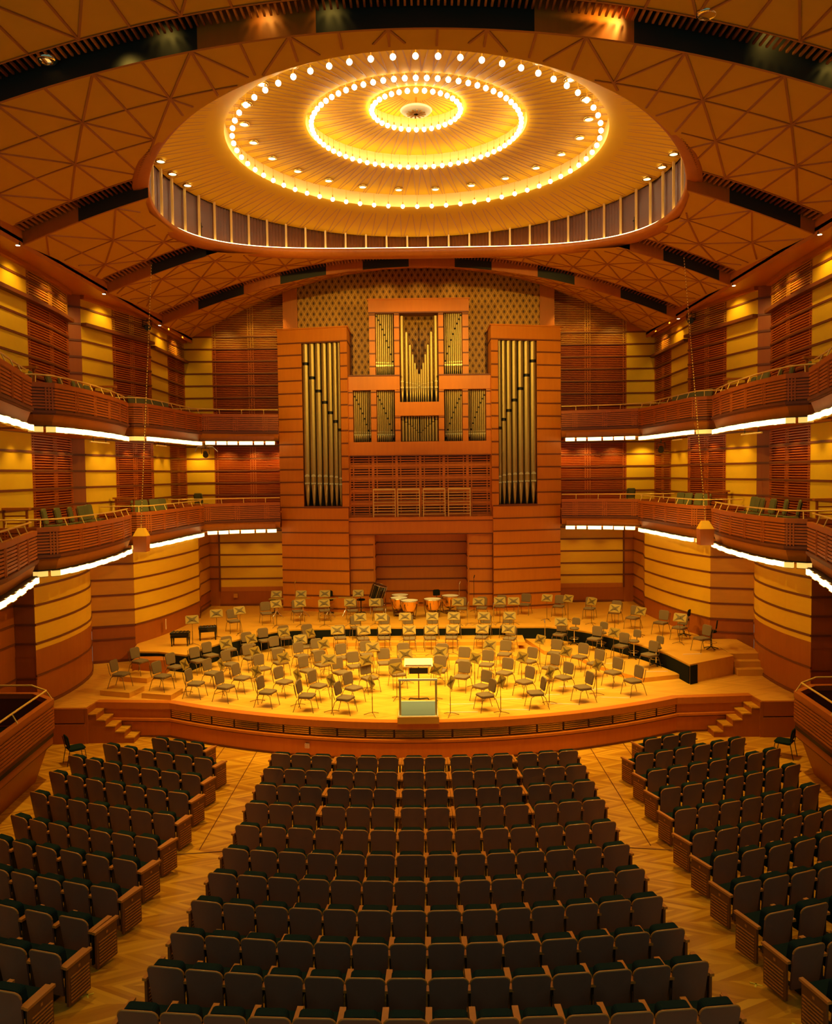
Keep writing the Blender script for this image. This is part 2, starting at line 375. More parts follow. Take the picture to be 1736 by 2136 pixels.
# ------------------------------------------------------------------ walls
RAIL0 = 8.54
def rails(b, pts, z0, z1, sg, out=.03, h=.07, m='rail'):
    k = math.ceil((z0-RAIL0)/.6)
    while RAIL0+.6*k < z1:
        z = RAIL0+.6*k; b.ribbon(pts, z-h/2, z+h/2, sg, out, .06, m); k += 1
def lattice(b, pts, z0, z1, sg, slat='slat', pitch=.0857):
    b.ribbon(pts, z0, z1, sg, -.10, .05, 'backing')
    z = z0+.03
    while z < z1-.05:
        b.ribbon(pts, z, z+.043, sg, 0, .03, slat); z += pitch
    L = lengths(pts)[-1]
    for s in (.03, .16, L/2-.12, L/2, L/2+.12, L-.16, L-.03):
        if 0 < s < L: 
            q = sub_line(pts, s-.022, s+.022); b.ribbon(q, z0, z1, sg, .004, .04, slat)
TOPZ = 15.2
def side_wall(sx):
    nm = SIDE[sx]; sg = -1*sx
    bays = [([(-12.2,13.0),(-12.2,17.0),(-12.22,21.5),(-12.28,25.75)], 'fabric'), ([(-12.28,25.75),(-12.38,27.8),(-12.6,29.5)], 'lat'),
            ([(-12.42,30.2),(-12.0,32.1)], 'fabric'), ([(-12.0,32.1),(-11.65,33.5),(-11.35,34.7)], 'lat'),
            ([(-11.68,35.6),(-11.66,38.0)], 'fabric'), ([(-11.66,38.0),(-11.63,40.6)], 'lat')]
    sg = 1 if sx < 0 else -1
    i = 0
    for pts, kind in bays:
        pts = smooth_line(mir(pts, -sx if False else (1 if sx < 0 else -1)), .7)
        b = MB()
        for (z0, z1, up) in ((5.6, 9.75, 0), (9.75, TOPZ, 1)):
            if kind == 'fabric': b.ribbon(pts, z0, z1, sg, 0, .12, 'fabric')
            elif up:
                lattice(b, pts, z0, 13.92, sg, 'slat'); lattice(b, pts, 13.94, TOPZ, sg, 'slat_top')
            else: lattice(b, pts, z0, z1, sg, 'slat')
        rails(b, pts, 5.9, TOPZ, sg)
        b.ribbon(pts, 13.86, 13.98, sg, .22, .25, 'rail')               # deeper shelf rail
        b.ribbon(pts, 14.85, 15.45, sg, .16, .3, 'cherry')               # frieze under the ceiling
        struct(b.build('wall_'+nm), 'banded balcony wall, %s side' % nm)
    b = MB(); mx = lambda P: mir(P, 1 if sx < 0 else -1)
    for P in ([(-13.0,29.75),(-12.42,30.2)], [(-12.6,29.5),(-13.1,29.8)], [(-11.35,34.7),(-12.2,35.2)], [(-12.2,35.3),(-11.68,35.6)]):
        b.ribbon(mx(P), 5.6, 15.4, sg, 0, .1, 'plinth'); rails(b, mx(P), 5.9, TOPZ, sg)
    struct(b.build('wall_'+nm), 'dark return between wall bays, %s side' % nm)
    # stage-level bays
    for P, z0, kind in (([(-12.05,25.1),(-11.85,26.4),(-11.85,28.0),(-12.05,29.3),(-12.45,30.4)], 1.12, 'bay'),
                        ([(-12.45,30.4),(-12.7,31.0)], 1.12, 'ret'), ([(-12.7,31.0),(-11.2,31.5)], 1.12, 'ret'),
                        ([(-11.2,31.5),(-10.72,33.0),(-10.38,35.0),(-10.2,37.1)], 1.12, 'bay2'),
                        ([(-10.2,37.1),(-10.55,38.6),(-10.6,40.6)], 1.77, 'ret'), ([(-13.1,25.1),(-12.05,25.1)], 0, 'dark'), ([(-12.7,8),(-12.7,25.1)], 0, 'dark')):
        pts = smooth_line(mx(P), .5) if 'bay' in kind else mx(P); b = MB()
        plin = 2.94 if kind == 'bay' else 2.5 if kind == 'bay2' else 2.74
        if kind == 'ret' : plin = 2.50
        b.ribbon(pts, plin, 5.7, sg, 0, .15, {'ret':'maple_shaded','dark':'plinth'}.get(kind, 'maple'))
        b.ribbon(pts, z0, plin, sg, -.01, .12, 'plinth')
        k = math.ceil((plin-.05-RAIL0)/.6)
        while RAIL0+.6*k < 5.5:
            z = RAIL0+.6*k; b.ribbon(pts, z-.035, z+.035, sg, .025, .06, 'rail'); k += 1
        b.ribbon(pts, z0, z0+.10, sg, .02, .1, 'rail')
        if kind == 'bay': b.ribbon(pts, 2.1, 2.16, sg, .02, .06, 'rail')
        if kind in ('ret', 'dark'): b.ribbon(pts, 2.0, 2.06, sg, .02, .06, 'rail')
        struct(b.build('wall_'+nm), 'stage-level timber wall, %s side' % nm)
for sx in (-1, 1): side_wall(sx)
# rear wall flanking the organ
for sx in (-1, 1):
    nm = SIDE[sx]; sg = 1 if sx < 0 else -1; mx = lambda P: mir(P, 1 if sx < 0 else -1)
    A, B_, D = mx([(-11.63,40.6),(-10.25,40.6)]), mx([(-10.25,40.6),(-6.4,40.6)]), mx([(-11.63,40.6),(-6.4,40.6)])
    b = MB(); b.ribbon(A, 5.6, 15.1, sg, 0, .1, 'fabric')
    lattice(b, B_, 5.6, 9.75, sg); lattice(b, B_, 9.75, 14.5, sg); lattice(b, B_, 14.54, 17.2, sg, 'slat_top')
    b.ribbon(A, 15.1, 17.2, sg, .02, .1, 'cherry')
    rails(b, D, 5.9, 15.2, sg); struct(b.build('wall_back'), 'rear wall of gold panels and slats, %s of the organ' % nm)
    b = MB(); P = mx([(-10.9,40.6),(-10.1,40.6)]); Q = mx([(-10.1,40.6),(-6.4,40.6)])
    b.ribbon(P, 1.77, 5.7, sg, .02, .1, 'cherry'); b.ribbon(Q, 2.7, 5.7, sg, .02, .1, 'maple'); b.ribbon(Q, 1.77, 2.5, sg, .05, .1, 'plinth')
    b.ribbon(Q, 2.5, 2.72, sg, .06, .1, 'cherry'); b.ribbon(mx([(-10.14,40.6),(-10.06,40.6)]), 2.5, 5.7, sg, .07, .1, 'rail')
    rails(b, mx([(-10.9,40.6),(-6.4,40.6)]), 2.6, 5.6, sg, .045); b.ribbon(Q, 1.77, 1.87, sg, .08, .1, 'rail')
    struct(b.build('wall_back'), 'stage-level panel of the rear wall, %s of the organ' % nm)
# pierced gold screen behind the organ
b = MB(); b.box(-5.9, 5.9, 40.2, 40.3, 9, 18.6, 'screen'); b.box(-6.6, -5.9, 40.0, 40.3, 14, 18.3, 'cherry'); b.box(5.9, 6.6, 40.0, 40.3, 14, 18.3, 'cherry')
struct(b.build('wall_back'), 'pierced brass screen wall behind the organ')

# ------------------------------------------------------------------ vaulted ceiling
BEAMS = [16.85, 23.4, 29.65, 35.9]
SLOT = .55
DC, DR = (0.0, 25.96), 8.1
def zlow(x): return 17.30-.0188*x*x
SECT = [(8.0, 16.85-SLOT, 0), (16.85, 23.4-SLOT, 1), (23.4, 29.65-SLOT, 2), (29.65, 35.9-SLOT, 3), (35.9, 40.7, 4)]
def zc(x, y, s):
    y0, y1, k = SECT[s]; t = (y-y0)/(y1-y0)
    if s == 4: return (17.30+t*1.1)-(.0188+.0072*t)*x*x
    return zlow(x)+.35*t
def circ(x):
    q = DR*DR-x*x
    return (DC[1]-math.sqrt(q), DC[1]+math.sqrt(q)) if q > 0 else (DC[1], DC[1])
XE = 11.2
b = MB()
nx = 112
for s, (y0, y1, k) in enumerate(SECT):
    for i in range(nx):
        xa, xb = -XE+2*XE*i/nx, -XE+2*XE*(i+1)/nx
        xm = .5*(xa+xb)
        (a0, a1), (b0, b1) = circ(xa), circ(xb)
        segs = []
        if abs(xm) < DR and k in (1, 2, 3):
            lo = (max(y0, min(y1, a0)), max(y0, min(y1, b0))); hi = (max(y0, min(y1, a1)), max(y0, min(y1, b1)))
            if max(lo)-y0 > .01: segs.append(((y0, y0), lo))
            if y1-min(hi) > .01: segs.append((hi, (y1, y1)))
        else: segs.append(((y0, y0), (y1, y1)))
        for (p, q) in segs:
            b.add([(xa, p[0], zc(xa,p[0],s)), (xb, p[1], zc(xb,p[1],s)), (xb, q[1], zc(xb,q[1],s)), (xa, q[0], zc(xa,q[0],s))], [(0,1,2,3)], 'ceil', True)
def rib(b, p, q, s, w=.05, h=.035):
    L = math.hypot(q[0]-p[0], q[1]-p[1]); n = max(1, int(L/.32)); dx, dy = (q[0]-p[0])/L, (q[1]-p[1])/L
    for i in range(n):
        a = (p[0]+(q[0]-p[0])*i/n, p[1]+(q[1]-p[1])*i/n); c = (p[0]+(q[0]-p[0])*(i+1)/n, p[1]+(q[1]-p[1])*(i+1)/n)
        if min(math.hypot(a[0], a[1]-DC[1]), math.hypot(c[0], c[1]-DC[1])) < DR+.08 and s in (1,2,3): continue
        if max(abs(a[0]), abs(c[0])) > XE: continue
        za, zb_ = zc(a[0],a[1],s)+.01, zc(c[0],c[1],s)+.01
        b.frame((a[0]-dy*w/2, a[1]+dx*w/2, za-h), (c[0]-a[0], c[1]-a[1], zb_-za), (dy*w, -dx*w, 0), (0,0,h), 'rib')
for s, (y0, y1, k) in enumerate(SECT):
    rows = {0: [8.3, 10.2, 12.1, 14.1, 16.25], 1: [16.9, 18.8, 20.75, 22.8], 2: [23.45, 25.9, 27.8, 29.05], 3: [29.7, 30.7, 32.5, 34.4, 35.3], 4: [36.0, 37.5, 39.0, 40.6]}[s]
    for r in rows: rib(b, (-11.1, r), (11.1, r), s, .04)
    for j in range(len(rows)-1):
        for i in range(-12, 12):
            x0 = i+.45
            rib(b, (x0, rows[j]), (x0, rows[j+1]), s, .05)
            if (i+j) % 2: rib(b, (x0, rows[j]), (x0+1, rows[j+1]), s)
            else: rib(b, (x0+1, rows[j]), (x0, rows[j+1]), s)
struct(b.build('ceiling'), 'vaulted timber ceiling with triangular ribs')
# soffits between the vault's springing and the walls
b = MB()
for sx in (-1, 1):
    xs = sorted((sx*XE, sx*13.2))
    b.box(xs[0], xs[1], 8, 40.7, 14.98, 15.08, 'cherry')
    b.box(*sorted((sx*XE, sx*(XE+.1))), 8, 40.7, 14.85, 15.5, 'cherry')
b.box(-13.2, 13.2, 8, 41.2, 20.4, 20.5, 'black'); b.box(-13.2, 13.2, 41.05, 41.2, 0, 20.4, 'black'); b.box(-13.2, 13.2, 7.9, 8.0, 17.0, 20.4, 'black')  # black panels added round the roof space to shut out world light
for sx in (-1, 1): b.box(*sorted((sx*13.1, sx*13.2)), 8, 41, 15, 20.4, 'black')
struct(b.build('ceiling'), 'flat soffit along the wall tops, with added black panels closing the roof space')

# lighting slots: grille, black recess and fascia, one per arch
for bi, yf in enumerate(BEAMS):
    b = MB(); n = 56; s = bi
    def clip(x): return bi in (1, 2) and math.hypot(x, yf-.3-DC[1]) < DR+.05
    for i in range(n):
        xa, xb = -XE+2*XE*i/n, -XE+2*XE*(i+1)/n; xm = .5*(xa+xb)
        if clip(xm): continue
        seg = int((xm+30)/1.85) % 2
        m = 'fascia' if (seg == 0) else 'black'
        if bi == 0: m = 'black' if int((xm+30.6)/2.2) % 3 else 'fascia'
        za, zb_ = zlow(xa), zlow(xb)
        b.add([(xa,yf,za-.02),(xb,yf,zb_-.02),(xb,yf,zb_+1.0),(xa,yf,za+1.0)], [(0,1,2,3)], m)
        b.add([(xa,yf-.0,za-.02),(xb,yf,zb_-.02),(xb,yf+.06,zb_-.02),(xa,yf+.06,za-.02)], [(0,1,2,3)], 'rib')
        b.add([(xa,yf-SLOT,za+.35),(xb,yf-SLOT,zb_+.35),(xb,yf-SLOT,zb_+1.0),(xa,yf-SLOT,za+1.0)], [(0,1,2,3)], 'black')
        b.add([(xa,yf-SLOT,za+.9),(xb,yf-SLOT,zb_+.9),(xb,yf,zb_+.9),(xa,yf,za+.9)], [(0,1,2,3)], 'black')
        for j in range(3):
            x = xa+(xb-xa)*(j+.5)/3; z = zlow(x)+.35
            b.box(x-.022, x+.022, yf-SLOT, yf-.02 if bi else yf-.14, z-.02, z+.03, 'rib' if seg == 0 else 'rail')
    struct(b.build('trim_%d' % (4+bi)), 'arched lighting slot with dark grille across the ceiling')
    for sx in (-1, 1):
        if bi == 0: continue
        t = thing('spotlight', 'tiny lit spotlight at the %s foot of the %s ceiling arch' % (SIDE[sx], ORD[bi]), 'spotlight', (sx*11.25, yf-.2, 14.86), 0, 'spotlights at the feet of the ceiling arches')
        q = MB(); q.lathe([(0,.12),(.05,.12),(.07,0),(.05,-.01)], 'dark_metal', n=10); q.build('housing', t)
        q = MB(); q.lathe([(.06,-.012),(0,-.02)], 'glass', n=10); q.build('lens', t)
for x, y in ((-7.35, 15.9), (5.6, 15.4)):
    t = thing('spotlight', 'round recessed spotlight in the nearest slot, %s side' % SIDE[-1 if x < 0 else 1], 'spotlight', (x, y+.7, zlow(x)+.34))
    q = MB(); q.lathe([(.19,.1),(.21,0),(.16,-.04),(.13,.03)], 'chrome', n=20); q.build('housing', t)
    q = MB(); q.lathe([(.14,.02),(0,.05)], 'lamp_off', n=20); q.build('lens', t)
    spot('slot_lamp', (x+1.5, 16.5, zlow(x)+.5), (x+1.6, 16.85, zlow(x)+.15), 12, 100, .9)
spot('slot_lamp', (4.2, 16.4, zlow(4)+.5), (3.7, 16.85, zlow(4)+.1), 60, 80, .7)
for x in (-5.0, -3.0, -1.7, 8.4):
    spot('slot_lamp', (x, 16.45, zlow(x)+.55), (x, 16.85, zlow(x)+.15), 9, 90, .9)

# ------------------------------------------------------------------ dome
def zr(x): return 17.54-.01654*x*x
b = MB(); n = 144; vs = []
prof = [(0,19.95),(1.28,19.86),(1.5,19.72)]
def ringface(b, r0, z0, r1, z1, m, n=144, smooth=True):
    vs = []
    for j in range(n):
        a = 2*PI*j/n; c, s_ = math.cos(a), math.sin(a)
        vs += [(r0*c, DC[1]+r0*s_, z0), (r1*c, DC[1]+r1*s_, z1)]
    b.add(vs, [(2*j, 2*((j+1) % n), 2*((j+1) % n)+1, 2*j+1) for j in range(n)], m, smooth)
TIERS = [(1.5, 19.66, 3.42, 19.55), (3.42, 19.12, 5.85, 18.98), (5.85, 18.52, 8.25, 18.07)]
ringface(b, 0.02, 20.15, 1.5, 20.02, 'dome')
ringface(b, 1.5, 20.02, 1.5, 19.66, 'riser_white')
for (r0, z0, r1, z1) in TIERS:
    ringface(b, r0, z0, r1, z1, 'dome')
ringface(b, 3.42, 19.55, 3.42, 19.12, 'riser_white'); ringface(b, 5.85, 18.98, 5.85, 18.52, 'riser_white')
def rad(b, a0, r0, z0, a1, r1, z1, w=.035):
    p = Vector((r0*math.cos(a0), DC[1]+r0*math.sin(a0), z0)); q = Vector((r1*math.cos(a1), DC[1]+r1*math.sin(a1), z1))
    d = (q-p).normalized(); s_ = Vector((-d.y, d.x, 0)).normalized()*w
    b.frame(p-s_/2-Vector((0,0,.012)), q-p, s_, (0,0,.02), 'dome_rib')
for (r0, z0, r1, z1), k in zip(TIERS, (38, 72, 84)):            # folded V-shaped pleats
    for j in range(k):
        a = 2*PI*(j+.5)/k; da = 2*PI/k*.42
        rad(b, a, r0+.08, z0, a-da, r1, z1); rad(b, a, r0+.08, z0, a+da, r1, z1)
for j in range(48):
    a = 2*PI*j/48; rad(b, a, .5, 20.11, a, 1.48, 20.02, .02)
struct(b.build('ceiling'), 'stepped gold dome with radial pleats')
b = MB(); n = 720; vs = []
for j in range(n):                                              # corrugated drum wall
    a = 2*PI*j/n; r = 8.34 if j % 2 else 8.28; c, s_ = math.cos(a), math.sin(a)
    vs += [(r*c, DC[1]+r*s_, zr(r*c)-.1), (r*c, DC[1]+r*s_, 18.09)]
b.add(vs, [(2*j, 2*((j+1) % n), 2*((j+1) % n)+1, 2*j+1) for j in range(n)], 'drum')
struct(b.build('wall_drum'), 'corrugated drum wall below the dome')
t = thing('dome_ring', 'polished timber rim ring around the dome opening, glowing inner edge', 'rim')
b = MB(); n = 180; vs = []
for j in range(n):
    a = 2*PI*j/n; c, s_ = math.cos(a), math.sin(a); d = .19+.12*s_
    for r, dz in ((8.10,.05),(7.98,.0),(8.02,-d*.6),(8.22,-d),(8.42,-d-.01),(8.46,-d+.05),(8.46,.12),(8.30,.12)):
        vs.append((r*c, DC[1]+r*s_, zr(8.1*c)+dz))
b.add(vs, [(8*j+k, 8*j+(k+1)%8, (8*j+(k+1)%8+8)%(8*n), (8*j+k+8)%(8*n)) for j in range(n) for k in range(8)], 'cherry', True)
b.build('ring', t)
b = MB(); vs = []
for j in range(n):
    a = 2*PI*j/n; c, s_ = math.cos(a), math.sin(a)
    for r, dz in ((8.10,.03),(8.17,.03),(8.17,.07),(8.10,.07)): vs.append((r*c, DC[1]+r*s_, zr(8.1*c)+dz))
b.add(vs, [(4*j+k, 4*j+(k+1)%4, (4*j+(k+1)%4+4)%(4*n), (4*j+k+4)%(4*n)) for j in range(n) for k in range(4)], 'cove')
tag(b.build('cove_strip', t), 'glowing cove strip')
for j in range(60):
    a = 2*PI*(j+.5)/60; c, s_ = math.cos(a), math.sin(a); b = MB()
    z0 = zr(8.1*c)+.02
    b.frame((8.16*c-.035, DC[1]+8.16*s_-.035, z0), (.07,0,0), (0,.07,0), (0,0,18.09-z0), 'post')
    b.build('post', t)
# bulbs: one glass bulb on a short stem, copied round three rings
bt = thing('dome_bulb', '', 'light bulb', group='bulbs on the dome rings')
q = MB(); ph = [(.074*math.sin(PI*i/8), -.074*math.cos(PI*i/8)) for i in range(9)]
q.lathe(ph, 'bulb', n=12); q.build('bulb', bt)
q = MB(); q.tube([(0,0,.055),(0,0,.16)], .026, 'brass', 6, .022); q.tube([(0,0,.15),(0,0,.42)], .008, 'dome', 4); q.build('stem', bt)
for nm, r, z, k in (('inner', 1.38, 19.58, 34), ('middle', 3.25, 19.06, 68), ('outer', 5.62, 18.46, 64)):
    for j in range(k):
        a = 2*PI*j/k+PI/2
        place(bt, (r*math.cos(a), DC[1]+r*math.sin(a), z), 0, 'lit round glass bulb on the %s ring of the dome' % nm, 'lit bulbs on the %s ring of the dome' % nm)
dt = thing('dome_downlight', '', 'downlight')
q = MB(); q.lathe([(.15,.05),(.17,-.02),(.12,-.02)], 'brass', n=16); q.build('trim_ring', dt)
q = MB(); q.lathe([(.12,-.015),(0,-.02)], 'lamp', n=16); q.build('lens', dt)
for j in range(24):
    a = 2*PI*(j+.5)/24
    place(dt, (5.28*math.cos(a), DC[1]+5.28*math.sin(a), 18.97), 0, 'flat lit downlight set in the dome just inside the outer ring of bulbs', 'downlights inside the outer ring of bulbs')
for j in range(10):
    a = (PI if j < 5 else 0)+(j%5-2.2)*.135*(-1 if j < 5 else 1)+.0
    place(dt, (7.95*math.cos(a), DC[1]+7.95*math.sin(a), 18.08), 0, 'flat lit downlight at the outer edge of the dome', 'downlights at the outer edge of the dome')
q = MB(); q.lathe([(0,0),(.2,.0),(.45,.05),(.5,.1),(.46,.13)], 'paper', n=32)
for j in range(12):
    a = 2*PI*j/12; q.frame((0,0,-.02), (.30*math.cos(a), .30*math.sin(a), 0.0), (-.05*math.sin(a), .05*math.cos(a), 0), (0,0,.02), 'brass')
q.tube([(0,0,.1),(0,0,.5)], .03, 'brass')
o = q.build('ceiling_rose'); o.location = (0, DC[1], 19.50); tag(o, 'cream disc with a gold leaf motif at the centre of the dome', 'ceiling rose')
# ------------------------------------------------------------------ balconies
def balcony(P, ret, zl, sx, label, slab_out, lamps_from=0, end_ret=None, dim=0):
    """P: plan of the front (left-hand side, growing Y); ret: plan of the end that faces the audience"""
    s = 1 if sx < 0 else -1; sg = s
    P = smooth_line(mir(P, s), .5); x0, y0 = P[0]
    t = thing('balcony', label, 'balcony', (x0, y0, zl), 0, 'balconies of the hall')
    loc = lambda Q: [(x-x0, y-y0) for x, y in Q]
    F = loc(P); R = loc(mir(ret, s)); full = R[:-1]+F; z = 0
    b = MB(); b.ribbon(full, .60, 1.36, sg, -.02, .06, 'rail')
    zz = .66
    while zz < 1.28: b.ribbon(full, zz, zz+.055, sg, .015, .06, 'parapet'); zz += .085
    b.ribbon(full, 1.27, 1.40, sg, .03, .14, 'parapet')
    L = lengths(full)[-1]; s_ = .5
    while s_ < L-.1:
        for d in (-.09, 0, .09): b.ribbon(sub_line(full, s_+d-.02, s_+d+.02), .62, 1.3, sg, .022, .06, 'parapet')
        s_ += 1.35
    b.build('parapet', t)
    b = MB(); b.ribbon(full, .17, .56, sg, -.16, .05, 'cherry', out1=-.01)
    b.ribbon(full, .54, .61, sg, .05, .12, 'rail'); b.ribbon(full, .49, .54, sg, .01, .1, 'rail')
    b.ribbon(full, .155, .175, sg, .0, .3, 'dark_metal'); b.build('cove_fascia', t)
    b = MB()                                                     # slab and its soffit
    sl = loc([(x, y) for x, y in P]); n = len(sl); vs = []
    for (x, y), (gx, gy) in zip(sl, P):
        ox, oy = slab_out(gx, gy, s); ox -= x0; oy -= y0
        for a, c in ((x, y), (ox, oy)):
            for h in (.10, .40): vs.append((a - (s*.22 if a == x else 0), c, h))
    b.add(vs, [f for i in range(n-1) for f in ((4*i,4*i+4,4*i+6,4*i+2),(4*i+1,4*i+3,4*i+7,4*i+5),(4*i+2,4*i+6,4*i+7,4*i+3),(4*i,4*i+1,4*i+5,4*i+4))]+[(0,2,3,1),(4*n-4,4*n-3,4*n-1,4*n-2)], 'cherry')
    vs = []                                                      # raised seating tier behind the parapet
    for (x, y), (gx, gy) in zip(sl, P):
        ox, oy = slab_out(gx, gy, s); ox -= x0; oy -= y0; L_ = math.hypot(ox-x, oy-y); f_ = min(.9, .40/L_)
        for a, c in ((x+(ox-x)*f_, y+(oy-y)*f_), (x+(ox-x)*.98, y+(oy-y)*.98)):
            for h in (.40, .86): vs.append((a, c, h))
    b.add(vs, [f for i in range(n-1) for f in ((4*i,4*i+4,4*i+6,4*i+2),(4*i+1,4*i+3,4*i+7,4*i+5),(4*i+2,4*i+6,4*i+7,4*i+3),(4*i,4*i+1,4*i+5,4*i+4))]+[(0,2,3,1),(4*n-4,4*n-3,4*n-1,4*n-2)], 'plinth')
    b.build('floor_slab', t)
    nr = normals(full, sg); rail_pts = [(x-a*.12, y-c*.12, 1.62) for (x, y), (a, c) in zip(full, nr)]
    b = MB(); b.tube(rail_pts, .026, 'gold_rail', 6)
    Ls = lengths(full); k = .5
    while k < L:
        p = at_len(full, Ls, k); i = min(range(len(full)), key=lambda i: abs(Ls[i]-k)); a, c = nr[i]
        b.tube([(p[0]-a*.12, p[1]-c*.12, 1.62), (p[0]-a*.02, p[1]-c*.02, 1.38)], .016, 'gold_rail', 5); k += 1.0
    b.build('handrail', t)
    Lf = lengths(F)[-1]; k = 0.06; i = 0                          # lamp boxes under the cove
    lamp_l = [(F, 'lamp')] + ([(R, 'lamp_off')] if len(R) > 1 and dim else [])
    for line, m in lamp_l:
        Ln = lengths(line)[-1]; k = .05 if m == 'lamp' else max(0, Ln-dim)
        while k < Ln-.2:
            w = .42 if i % 4 != 3 else .60
            q = sub_line(line, k, min(k+w, Ln)); b = MB(); pr = .04*(i % 2); b.ribbon(q, -.01*(i % 2), .15, sg, pr, .10, m)
            b.ribbon(q, -.024, -.008, sg, pr+.01, .12, 'brass'); b.ribbon(q, .148, .156, sg, pr+.01, .12, 'brass')
            o = b.build('lamp_box', t)
            if m != 'lamp': o['label'] = 'unlit lamp box'
            k += w+.09; i += 1
    return t
wall_out = lambda gx, gy, s: (-12.9*s, gy)
rear_out = lambda gx, gy, s: (gx-.35*s, 40.7)
BAYS = [([(-8.9,13.5),(-9.0,15.2),(-9.15,17.4),(-9.6,19.2),(-10.05,20.7),(-10.35,21.8)], [(-8.9,13.5)], 'nearest'),
        ([(-10.45,23.4),(-10.3,24.9),(-10.35,26.9),(-10.48,28.4),(-10.75,30.1)], [(-12.3,23.0),(-10.9,23.0),(-10.45,23.4)], 'second'),
        ([(-10.38,31.2),(-10.2,33.0),(-10.05,35.3),(-9.85,36.9)], [(-12.2,30.8),(-10.8,30.85),(-10.38,31.2)], 'third'),
        ([(-9.75,37.0),(-8.7,37.6),(-7.6,37.95),(-6.6,38.15)], [(-11.5,36.9),(-9.9,36.9),(-9.75,37.0)], 'rear')]
for sx in (-1, 1):
    for lev, zl in (('lower', 5.50), ('upper', 9.62)):
        for bi, (P, R, nm) in enumerate(BAYS):
            dz = (0, 0, .06, .12)[bi] if lev == 'lower' else (-.04, 0, .06, .10)[bi]
            lab = 'curved slatted timber balcony, %s level, %s bay from the audience end, %s side' % (lev, nm, SIDE[sx])
            if nm == 'rear': lab = 'slatted timber balcony front beside the organ, %s level, %s side' % (lev, SIDE[sx])
            balcony(P, R, zl+dz, sx, lab, rear_out if bi == 3 else wall_out, dim=.75 if bi in (1, 2) else 0)
    # stalls-level side box with dark interior
    s = 1 if sx < 0 else -1
    P = smooth_line(mir([(-9.5,13.0),(-9.75,16.0),(-9.95,18.5),(-10.1,20.5),(-10.2,22.1)], s), .6); P2 = P+mir([(-10.95,22.75),(-12.6,22.8)], s)
    t = thing('stalls_box', 'curved timber-fronted seating box at stalls level, %s edge of the photo' % SIDE[sx], 'balcony', (P[-1][0], P[-1][1], 0))
    loc = lambda Q: [(x-P[-1][0], y-P[-1][1]) for x, y in Q]; F = loc(P2)
    b = MB(); b.ribbon(F, 1.30, 2.22, s, 0, .08, 'rail'); zz = 1.42
    while zz < 2.1: b.ribbon(F, zz, zz+.06, s, .03, .08, 'parapet'); zz += .09
    b.ribbon(F, 2.10, 2.24, s, .04, .16, 'parapet'); b.build('parapet', t)
    b = MB(); b.ribbon(F, .0, 1.0, s, -.45, .08, 'plinth', out1=-.12); b.ribbon(F, 1.0, 1.32, s, -.02, .1, 'parapet'); b.ribbon(F, .95, 1.02, s, -.05, .1, 'rail')
    b.build('base_wall', t)
    nr = normals(F, s); b = MB(); b.tube([(x-a*.14, y-c*.14, 2.48) for (x, y), (a, c) in zip(F, nr)], .028, 'gold_rail', 6)
    for i in range(2, len(F), 3): b.tube([(F[i][0]-nr[i][0]*.14, F[i][1]-nr[i][1]*.14, 2.48), (F[i][0], F[i][1], 2.22)], .018, 'gold_rail', 5)
    b.build('handrail', t)
    b = MB(); q = loc(P2)+[(-12.6*s-P[-1][0], P[0][1]-P[-1][1])]; b.prism(q if s > 0 else q[::-1], 1.2, 1.3, 'dark_metal'); b.build('floor_slab', t)

# downlights below the balconies, washing the gold panels
for sx in (-1, 1):
    s = 1 if sx < 0 else -1
    for zc_, pts in ((9.66, [(-11.72,19.0),(-11.72,21.0),(-11.75,23.0),(-11.75,24.4),(-11.78,25.6),(-11.85,26.8),(-11.95,28.2),(-11.8,30.75),(-11.6,31.6),(-11.45,32.8),(-11.15,34.0),(-11.1,36.2),(-11.1,37.4),(-11.0,38.8)]),
                     (5.52, [])):
        for x, y in pts:
            spot('balcony_down_light', (x*s, y, zc_), (x*s-.25*s, y+.05, zc_-2.6), E_DOWN if zc_ > 6 else E_DOWN*.7, 100, .8, .05)
    for x, y in ((-11.0, 40.0), (-9.6, 40.0), (-8.2, 40.0), (-7.0, 40.0)):
        spot('balcony_down_light', (x*s, y-.1, 9.6), (x*s, 40.55, 8.0), E_DOWN*1.7, 120, .9, .05)
        spot('rear_wall_washer', (x*s, y-.5, 5.45), (x*s, 40.5, 3.2), E_DOWN*.5, 90, .8, .05)
        spot('upper_wall_washer', (x*s, y-.9, 15.8 if abs(x) > 9 else 16.4), (x*s, 40.55, 14.2), E_WASH*1.1, 75, .9, .05)
    for x, y in ((-11.3,17.0),(-11.3,19.5),(-11.4,22.2),(-11.45,24.6),(-11.55,27.2),(-11.6,28.8),(-11.4,31.2),(-11.25,33.2),(-11.15,36.8),(-11.1,38.9)):
        spot('upper_wall_washer', (x*s, y, 14.9), ((x-.85)*s, y+.2, 13.3), E_WASH, 110, .8, .06)
for x in (-4.6, -3.4, -1.6, 0, 1.6, 3.4, 4.6):
    spot('screen_washer', (x, 38.7, 17.85-.014*x*x), (x, 40.2, 14.5), 32, 120, .9, .05)
